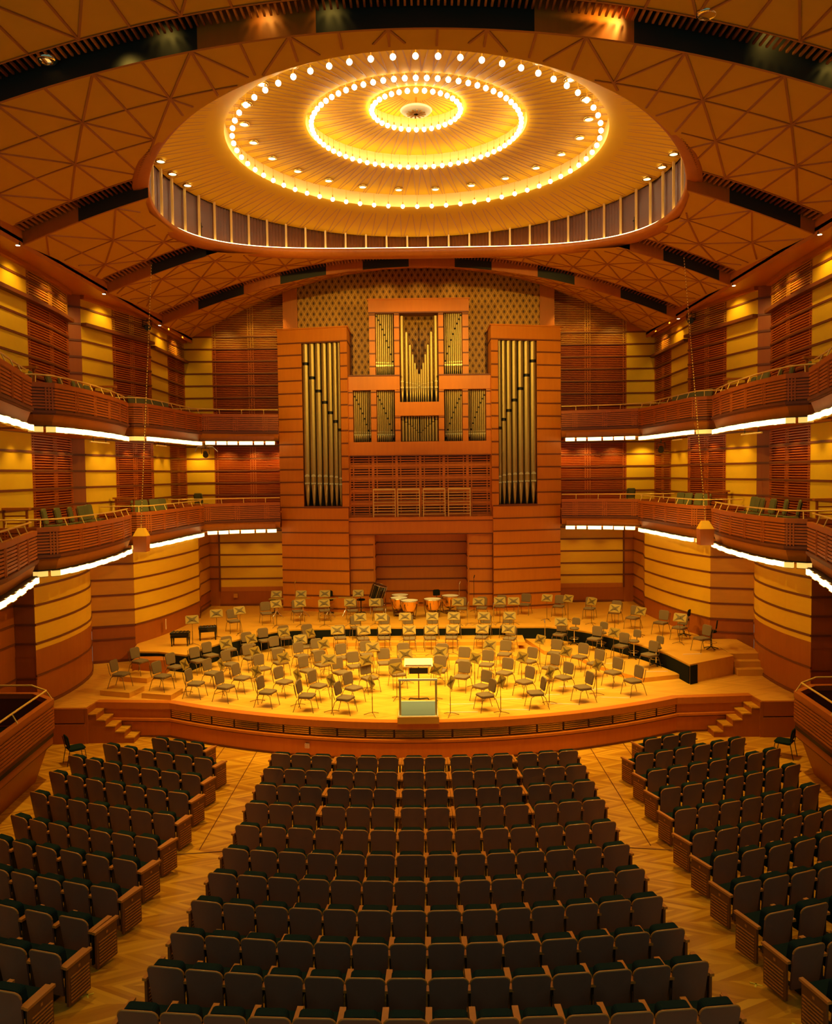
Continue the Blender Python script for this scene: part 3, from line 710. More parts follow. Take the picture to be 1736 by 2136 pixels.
# bars and lamps under the upper balcony
for (x, y, z, L_, lab) in ((-10.6, 27.0, 9.45, 1.6, 'thin pipe rail hung below the upper left balcony, second bay'), (10.6, 26.2, 9.45, 1.6, 'thin pipe rail hung below the upper right balcony, second bay'),
                          (-10.3, 32.5, 9.52, 1.2, 'short pipe rail hung below the upper left balcony, third bay'), (10.3, 32.8, 9.52, 1.2, 'short pipe rail hung below the upper right balcony, third bay')):
    b = MB(); b.tube([(0,-L_/2,0),(0,L_/2,0)], .03, 'gold_rail'); b.tube([(0,-L_/3,0),(0,-L_/3,.27)], .012, 'dark_metal'); b.tube([(0,L_/3,0),(0,L_/3,.27)], .012, 'dark_metal')
    o = b.build('pipe_rail'); o.location = (x, y, z); tag(o, lab, 'pipe rail', 'pipe rails below the balconies')
def stage_lamp(loc, rz, label, arms=False):
    t = thing('theatre_lamp', label, 'theatre lamp', loc, rz, 'hanging theatre lamps')
    b = MB(); b.tube([(0,-.22,-.42),(0,.18,-.30)], .13, 'black', 10, .10); b.build('housing', t)
    b = MB(); b.tube([(-.17,0,-.36),(-.17,0,-.1),(.17,0,-.1),(.17,0,-.36)], .015, 'dark_metal'); b.tube([(0,0,-.1),(0,0,.12)], .02, 'dark_metal')
    if arms: b.tube([(-.45,0,-.25),(-.35,0,-.02),(.35,0,-.02),(.55,0,-.25)], .02, 'chrome')
    b.build('yoke', t)
stage_lamp((-9.9, 37.6, 9.66), .3, 'black lamp on a bright yoke hanging under the upper left balcony near the organ', True)
stage_lamp((10.75, 36.5, 9.62), -.3, 'black lamp hanging under the upper right balcony near the organ')
stage_lamp((-11.3, 34.2, 14.87), .4, 'black lamp hung from the ceiling edge above the left balcony')
stage_lamp((11.3, 34.2, 14.87), -.4, 'black lamp hung from the ceiling edge above the right balcony')
# hanging speakers
for (top, bot, nm) in (((-9.5, 29.4, 15.9), (-10.12, 29.35, 6.55), 'left'), ((9.45, 29.4, 15.9), (10.12, 29.0, 6.6), 'right')):
    t = thing('hanging_speaker', 'wooden box with a pale slanted top hung on a long chain before the %s balcony' % nm, 'speaker', (bot[0], bot[1], bot[2]), 0, 'hanging speakers')
    b = MB(); v = [(-.23,-.2,-.95),(.23,-.2,-.95),(.23,.2,-.95),(-.23,.2,-.95),(-.25,-.2,-.38),(.25,-.2,-.38),(.25,.2,-.38),(-.25,.2,-.38)]
    b.add(v, [(0,3,2,1),(0,1,5,4),(1,2,6,5),(2,3,7,6),(3,0,4,7),(4,5,6,7)], 'plinth'); b.build('cabinet', t)
    b = MB(); v = [(-.25,-.2,-.38),(.25,-.2,-.38),(.25,.2,-.38),(-.25,.2,-.38),(-.12,-.05,-.10),(.12,-.05,-.10),(.12,.12,-.10),(-.12,.12,-.10)]
    b.add(v, [(0,3,2,1),(0,1,5,4),(1,2,6,5),(2,3,7,6),(3,0,4,7),(4,5,6,7)], 'maple'); b.build('top_cover', t)
    b = MB(); d = Vector(top)-Vector(bot); n = 90
    for i in range(n):
        a, c = d*(i/n), d*((i+.55)/n); b.tube([a+Vector((0,0,-.1*(i == 0))), c], .016, 'gold_rail', 4)
    b.tube([(0,0,-.1), d], .006, 'dark_metal', 3); b.build('chain', t)

# balcony chairs: loose upholstered chairs seen above the parapets
bc = thing('balcony_chair', '', 'chair', group='loose chairs on the balconies')
q = MB(); q.box(-.23,.23,-.02,.42,.40,.47,'bgreen'); q.build('seat', bc)
q = MB()
def pad(q, w, h0, h1, y0, tilt, th, m, r=.08, taper=0):
    """rounded upholstered back: outline swept through its thickness; tilted backward (-Y) with height"""
    o = []; 
    for cx, cz, a0 in ((w-r, h1-r, 0), (-(w-r), h1-r, 90), (-(w-taper-r*.5), h0+r*.5, 180), ((w-taper-r*.5), h0+r*.5, 270)):
        rr = r if cz > (h0+h1)/2 else r*.5
        for k in range(5):
            a = math.radians(a0+k*22.5); o.append((cx+rr*math.cos(a), cz+rr*math.sin(a)))
    n = len(o); yy = lambda z: y0-(z-h0)*tilt; vs = []
    for d, sc in ((0,.93),(.012,1),(th-.012,1),(th,.93)):
        cz = (h0+h1)/2
        vs += [(x*sc, yy(z)+d, cz+(z-cz)*sc) for x, z in o]
    fs = [tuple(range(n)), tuple(range(3*n,4*n))[::-1]]+[(k*n+i, k*n+(i+1)%n, (k+1)*n+(i+1)%n, (k+1)*n+i) for k in range(3) for i in range(n)]
    q.add(vs, fs[:2], m, False); q.add(vs, fs[2:], m, False)
pad(q, .23, .5, .98, -.02, .18, .07, 'bgreen'); q.build('backrest', bc)
q = MB()
for x in (-.21,.21): q.tube([(x,-.12,.9),(x,-.03,.45),(x,-.10,0)], .014, 'dark_metal'); q.tube([(x,0,.42),(x,.38,.42),(x,.40,0)], .014, 'dark_metal')
q.build('frame', bc)
fr = [0]
for sx in (-1, 1):
    s = 1 if sx < 0 else -1
    for lev, z, sets in (('lower', 6.38, [([(-11.55,25.0),(-11.45,25.7),(-11.35,26.4),(-11.3,27.1),(-11.35,27.6),(-11.6,28.5)], 'second'), ([(-11.3,32.3),(-11.25,33.1),(-11.1,33.9),(-11.0,34.6)], 'third'), ([(-10.9,17.0),(-10.95,18.0),(-11.1,19.0),(-11.2,20.0)], 'nearest')]),
                         ('upper', 10.50, [([(-11.5,24.4),(-11.4,25.3),(-11.35,26.0),(-11.3,26.9),(-11.4,27.6),(-11.45,28.3)], 'second'), ([(-11.3,32.2),(-11.2,32.9),(-11.05,33.6),(-10.95,34.3),(-10.9,34.9)], 'third')])):
        for pts, bay in sets:
            for i, (x, y) in enumerate(pts):
                fr[0] += 1
                rz = math.atan2((31-y), (0-x*s)) - PI/2 + random.uniform(-.15, .15) - s*.2
                place(bc, (x*s, y, z), rz, 'green-backed chair on the %s %s balcony, %s in its bay (%s bay)' % (lev, SIDE[sx], ORD[i], bay))
    x = 11.15
    place(bc, (-10.6*s+ (0 if s > 0 else -.6), 38.9, 6.50), -s*.4 if s > 0 else .4, 'dark chair on the lower %s balcony near the organ' % SIDE[sx])
    for (xx, yy, zz, lab) in ((-11.9, 23.8, 6.36, 'second bay, lower'), (-11.5, 31.6, 6.42, 'third bay, lower'), (-11.6, 23.9, 10.48, 'second bay, upper'), (-11.3, 29.3, 10.48, 'far end of the second bay, upper')):
        b = MB()
        for dx in (-.35, .35): b.box(dx-.03, dx+.03, -.03, .03, 0, 1.05, 'plinth')
        for h in (.35, .6, .82): b.box(-.35, .35, -.015, .015, h, h+.04, 'plinth')
        b.box(-.45, .45, -.08, .08, 1.02, 1.09, 'cherry')
        o = b.build('wooden_barrier'); o.location = (xx*s, yy, zz); tag(o, 'small wooden post-and-rail barrier on the %s side, %s balcony' % (SIDE[sx], lab), 'barrier', 'balcony barriers')

# ------------------------------------------------------------------ organ
org = thing('pipe_organ', 'large pipe organ in an orange timber case with two tall pipe towers', 'organ', (0, 38.6, RISER_Z))
OX, OY, OZ = 0, 38.6, RISER_Z
def obox(b, x0, x1, y0, y1, z0, z1, m): b.box(*sorted((x0, x1)), y0-OY, y1-OY, z0-OZ, z1-OZ, m)
def orails(b, x0, x1, y, z0, z1):
    k = math.ceil((z0+.04-RAIL0)/.6)
    while RAIL0+.6*k < z1-.03:
        z = RAIL0+.6*k; obox(b, x0, x1, y-.025, y+.05, z-.03, z+.03, 'rail'); k += 1
for s in (-1, 1):
    def fy(x): return 38.2+(abs(x)-3.35)/(6.75-3.35)*.8
    b = MB()
    def slab(xa, xb, z0, z1, m, out=0, th=None, base=False):
        ya, yb = fy(xa)-out, fy(xb)-out; yk = 40.4 if th is None else None
        p = [(s*xa, ya), (s*xb, yb), (s*xb, yk or yb+th), (s*xa, yk or ya+th)]
        p = [(x, y-OY) for x, y in p]
        b.prism(p if s > 0 else p[::-1], z0-OZ, z1-OZ, m)
    slab(3.35, 6.72, 14.53, 15.13, 'organ'); slab(3.30, 6.78, 15.13, 15.19, 'organ', .05); slab(3.33, 6.75, 14.47, 14.53, 'rail', .03)
    slab(5.55, 6.72, 6.78, 14.53, 'organ'); slab(3.35, 3.68, 6.78, 14.53, 'organ'); slab(3.40, 6.68, 1.77, 6.78, 'organ')
    for xa, xb, z0, z1 in ((5.55, 6.72, 6.85, 14.5), (3.35, 3.68, 6.85, 14.5), (3.40, 6.68, 1.9, 6.8)):
        k = math.ceil((z0-RAIL0)/.6)
        while RAIL0+.6*k < z1: slab(xa, xb, RAIL0+.6*k-.03, RAIL0+.6*k+.03, 'rail', .025, .06); k += 1
    slab(3.68, 5.55, 6.70, 6.80, 'rail', .03)
    b.build('case_tower', org)
    b = MB(); p = [(s*3.68, fy(3.68)+.7-OY), (s*5.55, fy(5.55)+.7-OY)]
    b.prism([p[0], p[1], (p[1][0], p[1][1]+.05), (p[0][0], p[0][1]+.05)], 6.78-OZ, 14.53-OZ, 'black'); b.build('tower_backing', org)
b = MB(); Y = 38.6
for s in (-1, 1):
    for (xa, xb, z0, z1) in ((2.05,2.33,12.94,15.85),(.92,1.16,11.66,15.85),(3.14,3.35,9.8,12.24),(2.03,2.29,9.8,12.24),(.90,1.16,9.8,11.66)):
        obox(b, s*xa, s*xb, Y, Y+.9, z0, z1, 'organ'); orails(b, s*xa, s*xb, Y, z0, z1)
    obox(b, s*.92, s*3.35, Y-.04, Y+.9, 12.24, 12.90, 'organ'); obox(b, s*.90, s*3.35, Y-.08, Y+.9, 12.88, 12.94, 'rail')
    obox(b, s*2.27, s*3.38, Y, Y+1.4, 1.77, 5.44, 'organ'); orails(b, s*2.27, s*3.38, Y, 1.9, 5.4)
obox(b, -2.36, 2.36, Y-.06, Y+.9, 15.85, 16.43, 'organ'); obox(b, -2.4, 2.4, Y-.1, Y+.9, 16.42, 16.48, 'organ'); obox(b, -2.33, 2.33, Y-.08, Y+.8, 15.80, 15.86, 'rail')
obox(b, -1.16, 1.16, Y-.04, Y+.9, 11.02, 11.66, 'organ'); obox(b, -3.35, 3.35, Y-.04, Y+.9, 9.16, 9.80, 'organ')
obox(b, -3.35, 3.35, Y-.07, Y+.9, 9.12, 9.17, 'rail')
obox(b, -3.40, 3.40, Y-.1, Y+1.2, 5.44, 6.1, 'organ'); obox(b, -3.40, 3.40, Y-.16, Y, 6.08, 6.24, 'organ'); obox(b, -3.40, 3.40, Y-.13, Y, 6.03, 6.08, 'rail')
obox(b, -3.40, 3.40, Y-.12, Y, 5.40, 5.45, 'rail')
b.build('case_centre', org)
b = MB(); obox(b, -2.3, 2.3, Y+1.2, Y+1.3, 1.77, 5.44, 'organ'); orails(b, -2.28, 2.28, Y+1.2, 1.9, 5.4)
for s in (-1, 1):
    obox(b, s*2.20, s*2.28, Y+.05, Y+1.2, 1.77, 5.44, 'organ')
    k = math.ceil((1.9-RAIL0)/.6)
    while RAIL0+.6*k < 5.4: obox(b, s*2.17, s*2.21, Y+.05, Y+1.2, RAIL0+.6*k-.03, RAIL0+.6*k+.03, 'rail'); k += 1
b.build('alcove', org)
b = MB(); obox(b, -3.35, 3.35, Y+.75, Y+.8, 9.8, 12.3, 'black')
for s in (-1, 1): obox(b, s*1.16, s*2.05, Y+.75, Y+.8, 12.9, 15.85, 'black')
b.build('chamber_backing', org)
b = MB(); obox(b, -3.38, 3.38, Y+.48, Y+.52, 6.2, 9.16, 'rail')                      # slatted screen over the choir gallery
for i in range(7):
    x = -3.38+6.76*i/6; obox(b, x-.06, x+.06, Y+.30, Y+.42, 6.2, 9.16, 'organ')
    if i < 6:
        for f in (.17, .83): obox(b, x+1.127*f-.025, x+1.127*f+.025, Y+.32, Y+.40, 6.2, 9.16, 'organ')
for k in range(5): obox(b, -3.38, 3.38, Y+.31, Y+.42, 6.28+.6*k-.07, 6.28+.6*k+.07, 'organ')
z = 6.25
while z < 9.1: obox(b, -3.38, 3.38, Y+.34, Y+.40, z, z+.060, 'organ'); z += .12
b.build('slatted_screen', org)
for i in range(4):
    x0 = (-2.25, -1.10, .11, 1.30)[i]; x1 = x0+1.06; b = MB()
    for x in (x0, x1-.035): obox(b, x, x+.035, Y-.12, Y-.06, 6.24, 7.55, 'gold_rail')
    obox(b, x0, x1, Y-.14, Y-.05, 7.52, 7.59, 'gold_rail')
    for k in range(8): obox(b, x0, x1, Y-.11, Y-.075, 6.36+.145*k, 6.385+.145*k, 'gold_rail')
    tag(b.build('gallery_railing', org), 'gilt railing panel')
# pipes
def pipe(x, y, z0, z1, r, zm, foot, gap=None, big=False):
    t = MB(); hm = min(.9*r*4, .42) if big else r*3.2
    t.lathe([(.25*r, z0-OZ), (r*.35, z0-OZ+.03), (r*.97, z0-OZ+foot), (r*.8, z0-OZ+foot+.01), (r*.8, z0-OZ+foot+.03), (r, z0-OZ+foot+.04)], 'brass_pipe', (x, y-OY, 0), 14 if big else 8)
    segs = [(z0+foot+.04, z1)] if gap is None else [(z0+foot+.04, gap-.07*(2 if big else 1)), (gap, z1)]
    for a, c in segs:
        if c > a: t.lathe([(r, a-OZ), (r, c-OZ)], 'brass_pipe', (x, y-OY, 0), 14 if big else 8)
    if gap: t.lathe([(r*.7, gap-.2-OZ), (r*.7, gap+.02-OZ)], 'black', (x, y-OY, 0), 10)
    o = t.build('pipe', org)
    q = MB(); zz = z0+foot+.05-OZ; n = 5                                     # mouth: dark slot under a bright arched lip
    q.add([(x-r*.62, y-OY-r*.92, zz), (x+r*.62, y-OY-r*.92, zz), (x+r*.62, y-OY-r*.96, zz+hm*.82), (x-r*.62, y-OY-r*.96, zz+hm*.82)], [(0,1,2,3)], 'stand')
    P = [(x+r*.78*math.cos(PI*k/8), y-OY-r*1.04, zz+hm*.72+r*.85*math.sin(PI*k/8)) for k in range(9)]
    q.add(P, [tuple(range(9))], 'pipe_lip')
    q.add([(x-r*.8, y-OY-r*1.02, zz-.05), (x+r*.8, y-OY-r*1.02, zz-.05), (x+r*.8, y-OY-r*1.02, zz+.02), (x-r*.8, y-OY-r*1.02, zz+.02)], [(0,1,2,3)], 'pipe_lip')
    q.build('mouth', o)
px2x = lambda px, Yp: (px-877)/1700*Yp
for s in (-1, 1):
    xs = [5.38, 5.07, 4.77, 4.475, 4.205, 3.96, 3.755]; rs = [.148,.142,.136,.128,.118,.108,.09]
    gaps = [13.6, 12.93, 12.30, 11.76, 11.27, 10.85, 10.45]
    for x, r, g in zip(xs, rs, gaps):
        y = 38.2+(x-3.35)/3.4*.8+.22
        pipe(s*x, y, 6.80, 14.5, r, 0, 1.05-(.148-r)*1.0, g, True)
    for i in range(9):                                                     # upper flanks
        x = 2.0-.095*i; r = .05-.0015*i; pipe(s*x, 38.85, 12.95, 15.82, r, 0, .42, 15.75-.17*i-.012*i*i)
    for g0 in (3.08, 1.98):
        for i in range(9): x = g0-.092*i; r = .046-.0012*i; pipe(s*x, 38.85, 9.82, 12.22, r, 0, .30+.0*i, 12.0-.16*i-.01*i*i)
tops = [15.7, 14.95, 14.35, 13.9, 13.5, 13.2]
pipe(0, 38.8, 11.68, 12.98, .055, 0, .62+.1, None, True)
for i, zt in enumerate(tops):
    x = .79-.135*i; r = (.092,.075,.066,.058,.053,.048)[i]; x = (.80,.585,.42,.30,.195,.10)[i]
    for s in (-1, 1): pipe(s*x, 38.8, 11.68, zt, r, 0, .64, None, True)
b = MB()
for i in range(7):                                                         # short inverted rank in the lower centre
    for s in (-1, 1):
        x = (.80,.64,.50,.375,.26,.155,.06)[i]; r = (.07,.062,.056,.05,.045,.04,.035)[i]; cut = 10.85-.1*i
        b.lathe([(r, 9.83-OZ), (r, cut-.03-OZ)], 'brass_pipe', (s*x, 38.85-OY, 0), 8); b.lathe([(r*.9, cut-OZ), (r*.9, 11.0-OZ)], 'brass_pipe', (s*x, 38.85-OY, 0), 8)
tag(b.build('short_pipes', org), 'rank of short pipes', kind='stuff')
b = MB(); b.box(-9.4, -9.2, 40.42, 40.5, 2.2, 2.4, 'brass'); o = b.build('socket_plate'); tag(o, 'small brass plate on the rear wall ledge, left of the organ', 'socket plate')
# ------------------------------------------------------------------ orchestra furniture
FOC = (-.05, 22.6)
ch = thing('orchestra_chair', '', 'chair', group='musicians chairs on the stage')
q = MB()
def seat_pad(q, w, d0, d1, z, th, m):
    o = [(w,d0+.04),(w-.01,d1-.06),(w-.07,d1),(-(w-.07),d1),(-(w-.01),d1-.06),(-w,d0+.04),(-w+.05,d0),(w-.05,d0)]; n = len(o); vs = []
    for zz, sc in ((z,.94),(z+.015,1),(z+th-.015,1),(z+th,.95)): vs += [(x*sc, (y-(d0+d1)/2)*sc+(d0+d1)/2, zz) for x, y in o]
    q.add(vs, [tuple(range(n))[::-1], tuple(range(3*n,4*n))]+[(k*n+i,k*n+(i+1)%n,(k+1)*n+(i+1)%n,(k+1)*n+i) for k in range(3) for i in range(n)], m, False)
seat_pad(q, .235, -.22, .24, .43, .07, 'pad'); q.build('seat', ch)
q = MB(); pad(q, .225, .55, .93, -.24, .16, .05, 'pad', .09, .015); q.build('backrest', ch)
q = MB()
for x in (-.232,.232): q.tube([(x*.98,-.34,.84),(x,-.28,.55),(x,-.23,.44)], .011, 'bronze', 5)
q.tube([(-.22,-.2,.425),(-.22,.2,.425),(.22,.2,.425),(.22,-.2,.425),(-.22,-.2,.425)], .011, 'bronze', 5); q.build('back_frame', ch)
for x in (-1, 1):
    q = MB(); q.tube([(x*.225,-.16,.43),(x*.235,-.24,.36),(x*.25,-.36,.0)], .011, 'bronze', 5); q.build('leg', ch)
    q = MB(); q.tube([(x*.22,.10,.42),(x*.235,.20,.38),(x*.25,.28,.0)], .011, 'bronze', 5); q.build('leg', ch)
def face(x, y, tx, ty): return math.atan2(ty-y, tx-x)-PI/2
SFY = .0
CH = {'front arc': (STAGE_Z, [(-7.37,26.13),(-6.29,25.68),(-4.83,25.03),(-3.54,24.54),(-2.34,24.25),(1.89,24.40),(3.44,24.59),(4.99,25.17),(6.74,25.91)]),
 'second arc': (STAGE_Z, [(-7.17,27.5),(-6.01,26.78),(-4.51,26.22),(-3.33,25.69),(-2.18,25.38),(1.85,25.42),(3.26,25.91),(4.6,26.42),(6.36,27.01)]),
 'third arc': (STAGE_Z, [(-8.73,28.44),(-6.86,28.78),(-5.57,28.06),(-3.95,27.72),(-2.76,27.39),(-1.75,26.61),(-.83,27.09),(.56,27.48),(1.29,26.63),(2.74,27.08),(4.38,27.71),(6.04,28.28)]),
 'fourth arc': (STAGE_Z, [(-8.16,29.35),(-6.32,29.7),(-5.09,28.95),(-3.53,28.54),(-2.37,28.25),(-1.35,28.7),(1.44,28.83),(2.24,28.29),(3.77,28.72),(5.7,29.32)]),
 'fifth arc': (STAGE_Z, [(-7.94,30.23),(-5.6,31.17),(-4.49,29.98),(-2.89,29.63),(-2.07,30.05),(-.68,29.62),(.69,29.47),(3.03,29.9),(4.9,30.0)]),
 'sixth arc, left': (STAGE_Z, [(-7.48,31.26),(-6.89,32.04),(-6.4,32.85),(-5.67,33.39),(-4.72,33.6),(-4.58,31.52),(-3.95,30.61)]),
 'row on the lower central riser': (1.27, [(-3.3,32.5),(-2.36,32.26),(-1.53,32.33),(-.51,32.2),(.32,32.23),(1.16,32.29),(2.35,32.3),(3.45,32.0)]),
 'row on the upper central riser': (1.42, [(-2.73,33.85),(-1.59,33.85),(-.56,33.8),(.45,33.8),(1.38,33.85),(2.64,33.8),(3.53,33.8)]),
 'row on the right-hand riser': (1.27, [(5.55,32.7),(6.75,31.75),(7.45,30.4),(8.1,28.9)]),
 'row on the big riser': (RISER_Z, [(-7.86,33.74),(-6.84,35.55),(-5.53,36.03),(-4.35,36.1),(-3.09,36.02),(-1.95,36.2),(1.78,36.29),(2.68,36.38),(3.56,36.78),(4.72,37.17),(6.17,36.61),(7.43,35.93),(8.3,34.87),(8.71,33.51),(9.53,32.35),(9.95,31.3),(10.1,29.25)]),
 'group on the small plinths': (1.29, [(-10.05,26.8),(-8.55,26.45),(-10.05,28.65)])}
ALLCH = []
for nm, (z, pts) in CH.items():
    for i, (x, y) in enumerate(sorted(pts)):
        if nm.startswith('group'): lab = 'taupe orchestra chair on a small wooden plinth at far left, ' + ('outermost', 'the one behind', 'nearest the middle')[i]
        else: lab = 'taupe orchestra chair, %s from left in the %s' % (ORD[i], nm)
        rz = face(x, y, FOC[0]*.5, FOC[1]+1.0)+random.uniform(-.13, .13)
        if 'right-hand' in nm or (nm.startswith('row on the big') and x > 5.5): rz = face(x, y, 1.0, 24)+random.uniform(-.1, .1)
        place(ch, (x, y, z), rz, lab, None); ALLCH.append((x, y, z))
# music stands
st = thing('music_stand', '', 'music stand', group='music stands on the stage')
DT = .42                                                # desk leans back
q = MB()
def desk_pt(u, v, off=0): return (u, -.02+v*math.sin(DT)+off*math.cos(DT), 1.0+v*math.cos(DT)-off*math.sin(DT))
o = [(-.25,-.16),(.25,-.16),(.25,.13),(.215,.17),(-.215,.17),(-.25,.13)]
vs = [desk_pt(u, v, 0) for u, v in o]+[desk_pt(u, v, .012) for u, v in o]
q.add(vs, [(0,1,2,3,4,5),(11,10,9,8,7,6)]+[(i,(i+1)%6,6+(i+1)%6,6+i) for i in range(6)], 'stand')
q.frame(desk_pt(-.25,-.16,0), Vector(desk_pt(.25,-.16,0))-Vector(desk_pt(-.25,-.16,0)), Vector(desk_pt(0,-.16,.06))-Vector(desk_pt(0,-.16,0)), (0,0,.012), 'stand')
dk = q.build('desk', st)
q = MB()
for a, b_ in ((.22,.145),(-.22,.145),(.22,-.14),(-.22,-.14)):
    c1 = desk_pt(0, .05 if b_ > 0 else -.05, -.012); c2 = desk_pt(.085 if a > 0 else -.085, 0, -.012); q.add([c1, desk_pt(a, b_, -.006), c2, desk_pt(0,0,-.014)], [(0,1,2,3)], 'stand_x')
q.frame(desk_pt(-.035,-.04,-.03), Vector((.07,0,0)), Vector(desk_pt(0,.04,-.03))-Vector(desk_pt(0,-.04,-.03)), Vector(desk_pt(0,0,0))-Vector(desk_pt(0,0,-.03)), 'stand_x')
q.build('cross_boss', dk)
q = MB(); q.tube([(0,-.04,.98),(0,-.04,.55)], .008, 'bronze', 5); q.tube([(0,-.04,.56),(0,-.04,.06)], .013, 'bronze', 6); q.build('pole', st)
q = MB()
for k in range(3):
    a = 2*PI*k/3+PI/2; q.tube([(0,-.04,.09),(.12*math.cos(a),-.04+.12*math.sin(a),.06),(.27*math.cos(a),-.04+.27*math.sin(a),.0+.008)], .010, 'bronze', 5)
q.build('tripod_base', st)
ST = [('stage floor', STAGE_Z, [(-6.49,30.58),(-5.89,28.36),(-5.46,31.81),(-4.73,27.36),(-5.28,25.5),(-3.9,24.98),(-2.78,24.27),(-4.6,30.38),(-3.61,29.44),(-3.14,27.04),(-1.78,28.88),(-1.88,26.83),(-.59,27.7),(-.85,25.7),(-1.55,24.0),
   (-7.86,26.55),(-6.64,26.49),(-7.25,29.72),(.62,28.05),(1.77,26.98),(2.43,29.04),(3.35,27.07),(4.38,29.91),(4.97,27.84),(.45,25.5),(.85,23.9),(2.35,23.95),(3.95,24.95),(5.61,25.87)]),
 ('lower central riser', 1.27, [(-3.3,31.35),(-2.26,31.3),(-1.46,31.4),(-.5,31.25),(.35,31.25),(1.19,31.35),(2.33,31.3),(3.33,31.2)]),
 ('upper central riser', 1.42, [(-2.55,33.3),(-1.69,33.25),(-.7,33.3),(.42,33.3),(1.31,33.3),(2.54,33.25),(3.6,33.25)]),
 ('floor near left skirt', 1.12, [(-4.38,31.6)]),
 ('right-hand riser', 1.27, [(5.6,32.6),(7.2,30.3)]),
 ('big riser', RISER_Z, [(-8.89,31.21),(-8.28,32.53),(-7.5,33.2),(-6.27,34.75),(-5.26,34.9),(-4.21,34.8),(-3.11,35.0),(-2.03,34.9),(1.55,34.75),(2.44,34.8),(3.36,34.95),(3.95,34.85),(5.51,35.6),(6.41,35.4),(7.25,34.5),(7.8,32.7),(8.65,32.0),(9.72,30.5)])]
for nm, z, pts in ST:
    n = 0
    for x, y in sorted(pts):
        cand = sorted(ALLCH, key=lambda c: (c[0]-x)**2+(c[1]-y)**2+(0 if (c[0]-x)*(x-FOC[0])+(c[1]-y)*(y-FOC[1]) > 0 else 50))[0]
        a1 = math.atan2(cand[1]-y, cand[0]-x); a2 = math.atan2(y-FOC[1]-1.2, x-FOC[0])
        a = math.atan2(math.sin(a1)*.45+math.sin(a2)*.55, math.cos(a1)*.45+math.cos(a2)*.55)
        place(st, (x, y, z), a-PI/2+random.uniform(-.06,.06), 'music stand with a dark cross boss, %s from left on the %s' % (ORD[n], nm), None); n += 1
# conductor's podium
t = thing('podium', 'wooden conductor podium with blue-grey carpet and gilt rail', 'podium', (-.14, 23.9, STAGE_Z))
b = MB(); b.box(-.60,.60,-.80,.80,0,.20,'riser_top'); b.build('platform', t)
b = MB(); b.box(-.54,.54,-.72,.74,.20,.215,'mat'); b.build('carpet', t)
b = MB()
for x in (-.57,.54): b.box(x,x+.03,-.76,.76,.20,.225,'white')
b.box(-.57,.57,-.78,-.74,.20,.225,'white'); b.box(-.57,.57,.75,.79,.20,.225,'white'); b.build('edge_trim', t)
b = MB()
for x in (-.52,.52): b.box(x-.03,x+.03,-.74,-.68,.20,1.24,'gold_rail')
b.build('rail_post', t); b = MB(); b.box(-.56,.56,-.75,-.67,1.24,1.29,'white'); b.build('top_rail', t)
t = thing('conductor_stand', 'large conductor music desk with a cream top on one pole', 'music stand', (-.13, 25.6, STAGE_Z))
b = MB(); b.frame((-.45,-.22,1.10), (.90,0,0), (0,.44,.16), (0,-.012,.03), 'paper'); b.frame((-.41,-.215,1.135), (.82,0,0), (0,.04,.014), (0,-.01,.02), 'rail'); b.build('desk', t)
b = MB(); b.frame((-.30,-.1,.86), (.60,0,0), (0,.02,0), (0,0,.19), 'black'); b.box(-.34,-.31,-.12,-.06,.84,1.12,'gold_rail'); b.box(.31,.34,-.12,-.06,.84,1.12,'gold_rail'); b.build('tray', t)
b = MB(); b.tube([(0,0,1.15),(0,0,.05)], .02, 'bronze'); b.build('pole', t)
b = MB(); b.tube([(-.32,-.03,.02),(-.28,0,.05),(0,-.0,.03),(.28,0,.05),(.32,-.03,.02)], .022, 'dark_metal'); b.build('base', t)
# piano benches
pb = thing('piano_bench', '', 'bench', group='piano benches on the left riser')
b = MB(); seat_pad(b, .36, -.20, .20, .44, .10, 'piano')
for i in range(5):
    for j in range(3): b.lathe([(.0,.035),(.035,.02),(.05,-.01)], 'piano', (-.27+.135*i, -.12+.12*j, .53), 8)
b.build('seat', pb); b = MB(); b.box(-.34,.34,-.18,.18,.33,.44,'piano'); b.build('apron', pb)
for x in (-.30,.30):
    for y in (-.15,.15):
        b = MB(); b.lathe([(.02,0),(.03,.02),(.02,.06),(.035,.25),(.04,.34)], 'piano', (x,y,0), 8); b.build('leg', pb)
place(pb, (-9.34,31.15,RISER_Z), .05, 'black tufted piano bench on the left riser, the nearer of two')
place(pb, (-8.57,32.23,RISER_Z), .3, 'black tufted piano bench on the left riser, the farther one')
# drum stools / bass stools
def stool(name, m, h):
    t = thing(name, '', 'stool', group='padded bass stools' if m == 'pad' else 'black swivel stools')
    b = MB(); b.lathe([(0,h),(.18,h),(.20,h+.03),(.18,h+.07),(0,h+.08)], m, n=18); b.build('seat', t)
    b = MB(); pad(b, .17, h+.16, h+.44, -.20, .12, .05, m, .08); b.build('backrest', t)
    b = MB(); b.tube([(0,-.17,h+.2),(0,-.15,h),(0,0,h-.02)], .014, 'dark_metal'); b.tube([(0,0,h),(0,0,.08)], .025, 'chrome' if m == 'pad' else 'dark_metal'); b.build('column', t)
    b = MB(); b.tube([(.2*math.cos(2*PI*k/14), .2*math.sin(2*PI*k/14), .25) for k in range(15)], .010, 'chrome'); b.build('foot_ring', t)
    b = MB()
    for k in range(5): a = 2*PI*k/5; b.tube([(0,0,.09),(.26*math.cos(a),.26*math.sin(a),.025)], .018, 'dark_metal')
    b.build('star_base', t); return t
s1 = stool('bass_stool', 'pad', .62); s2 = stool('bass_stool', 'skirt', .62)
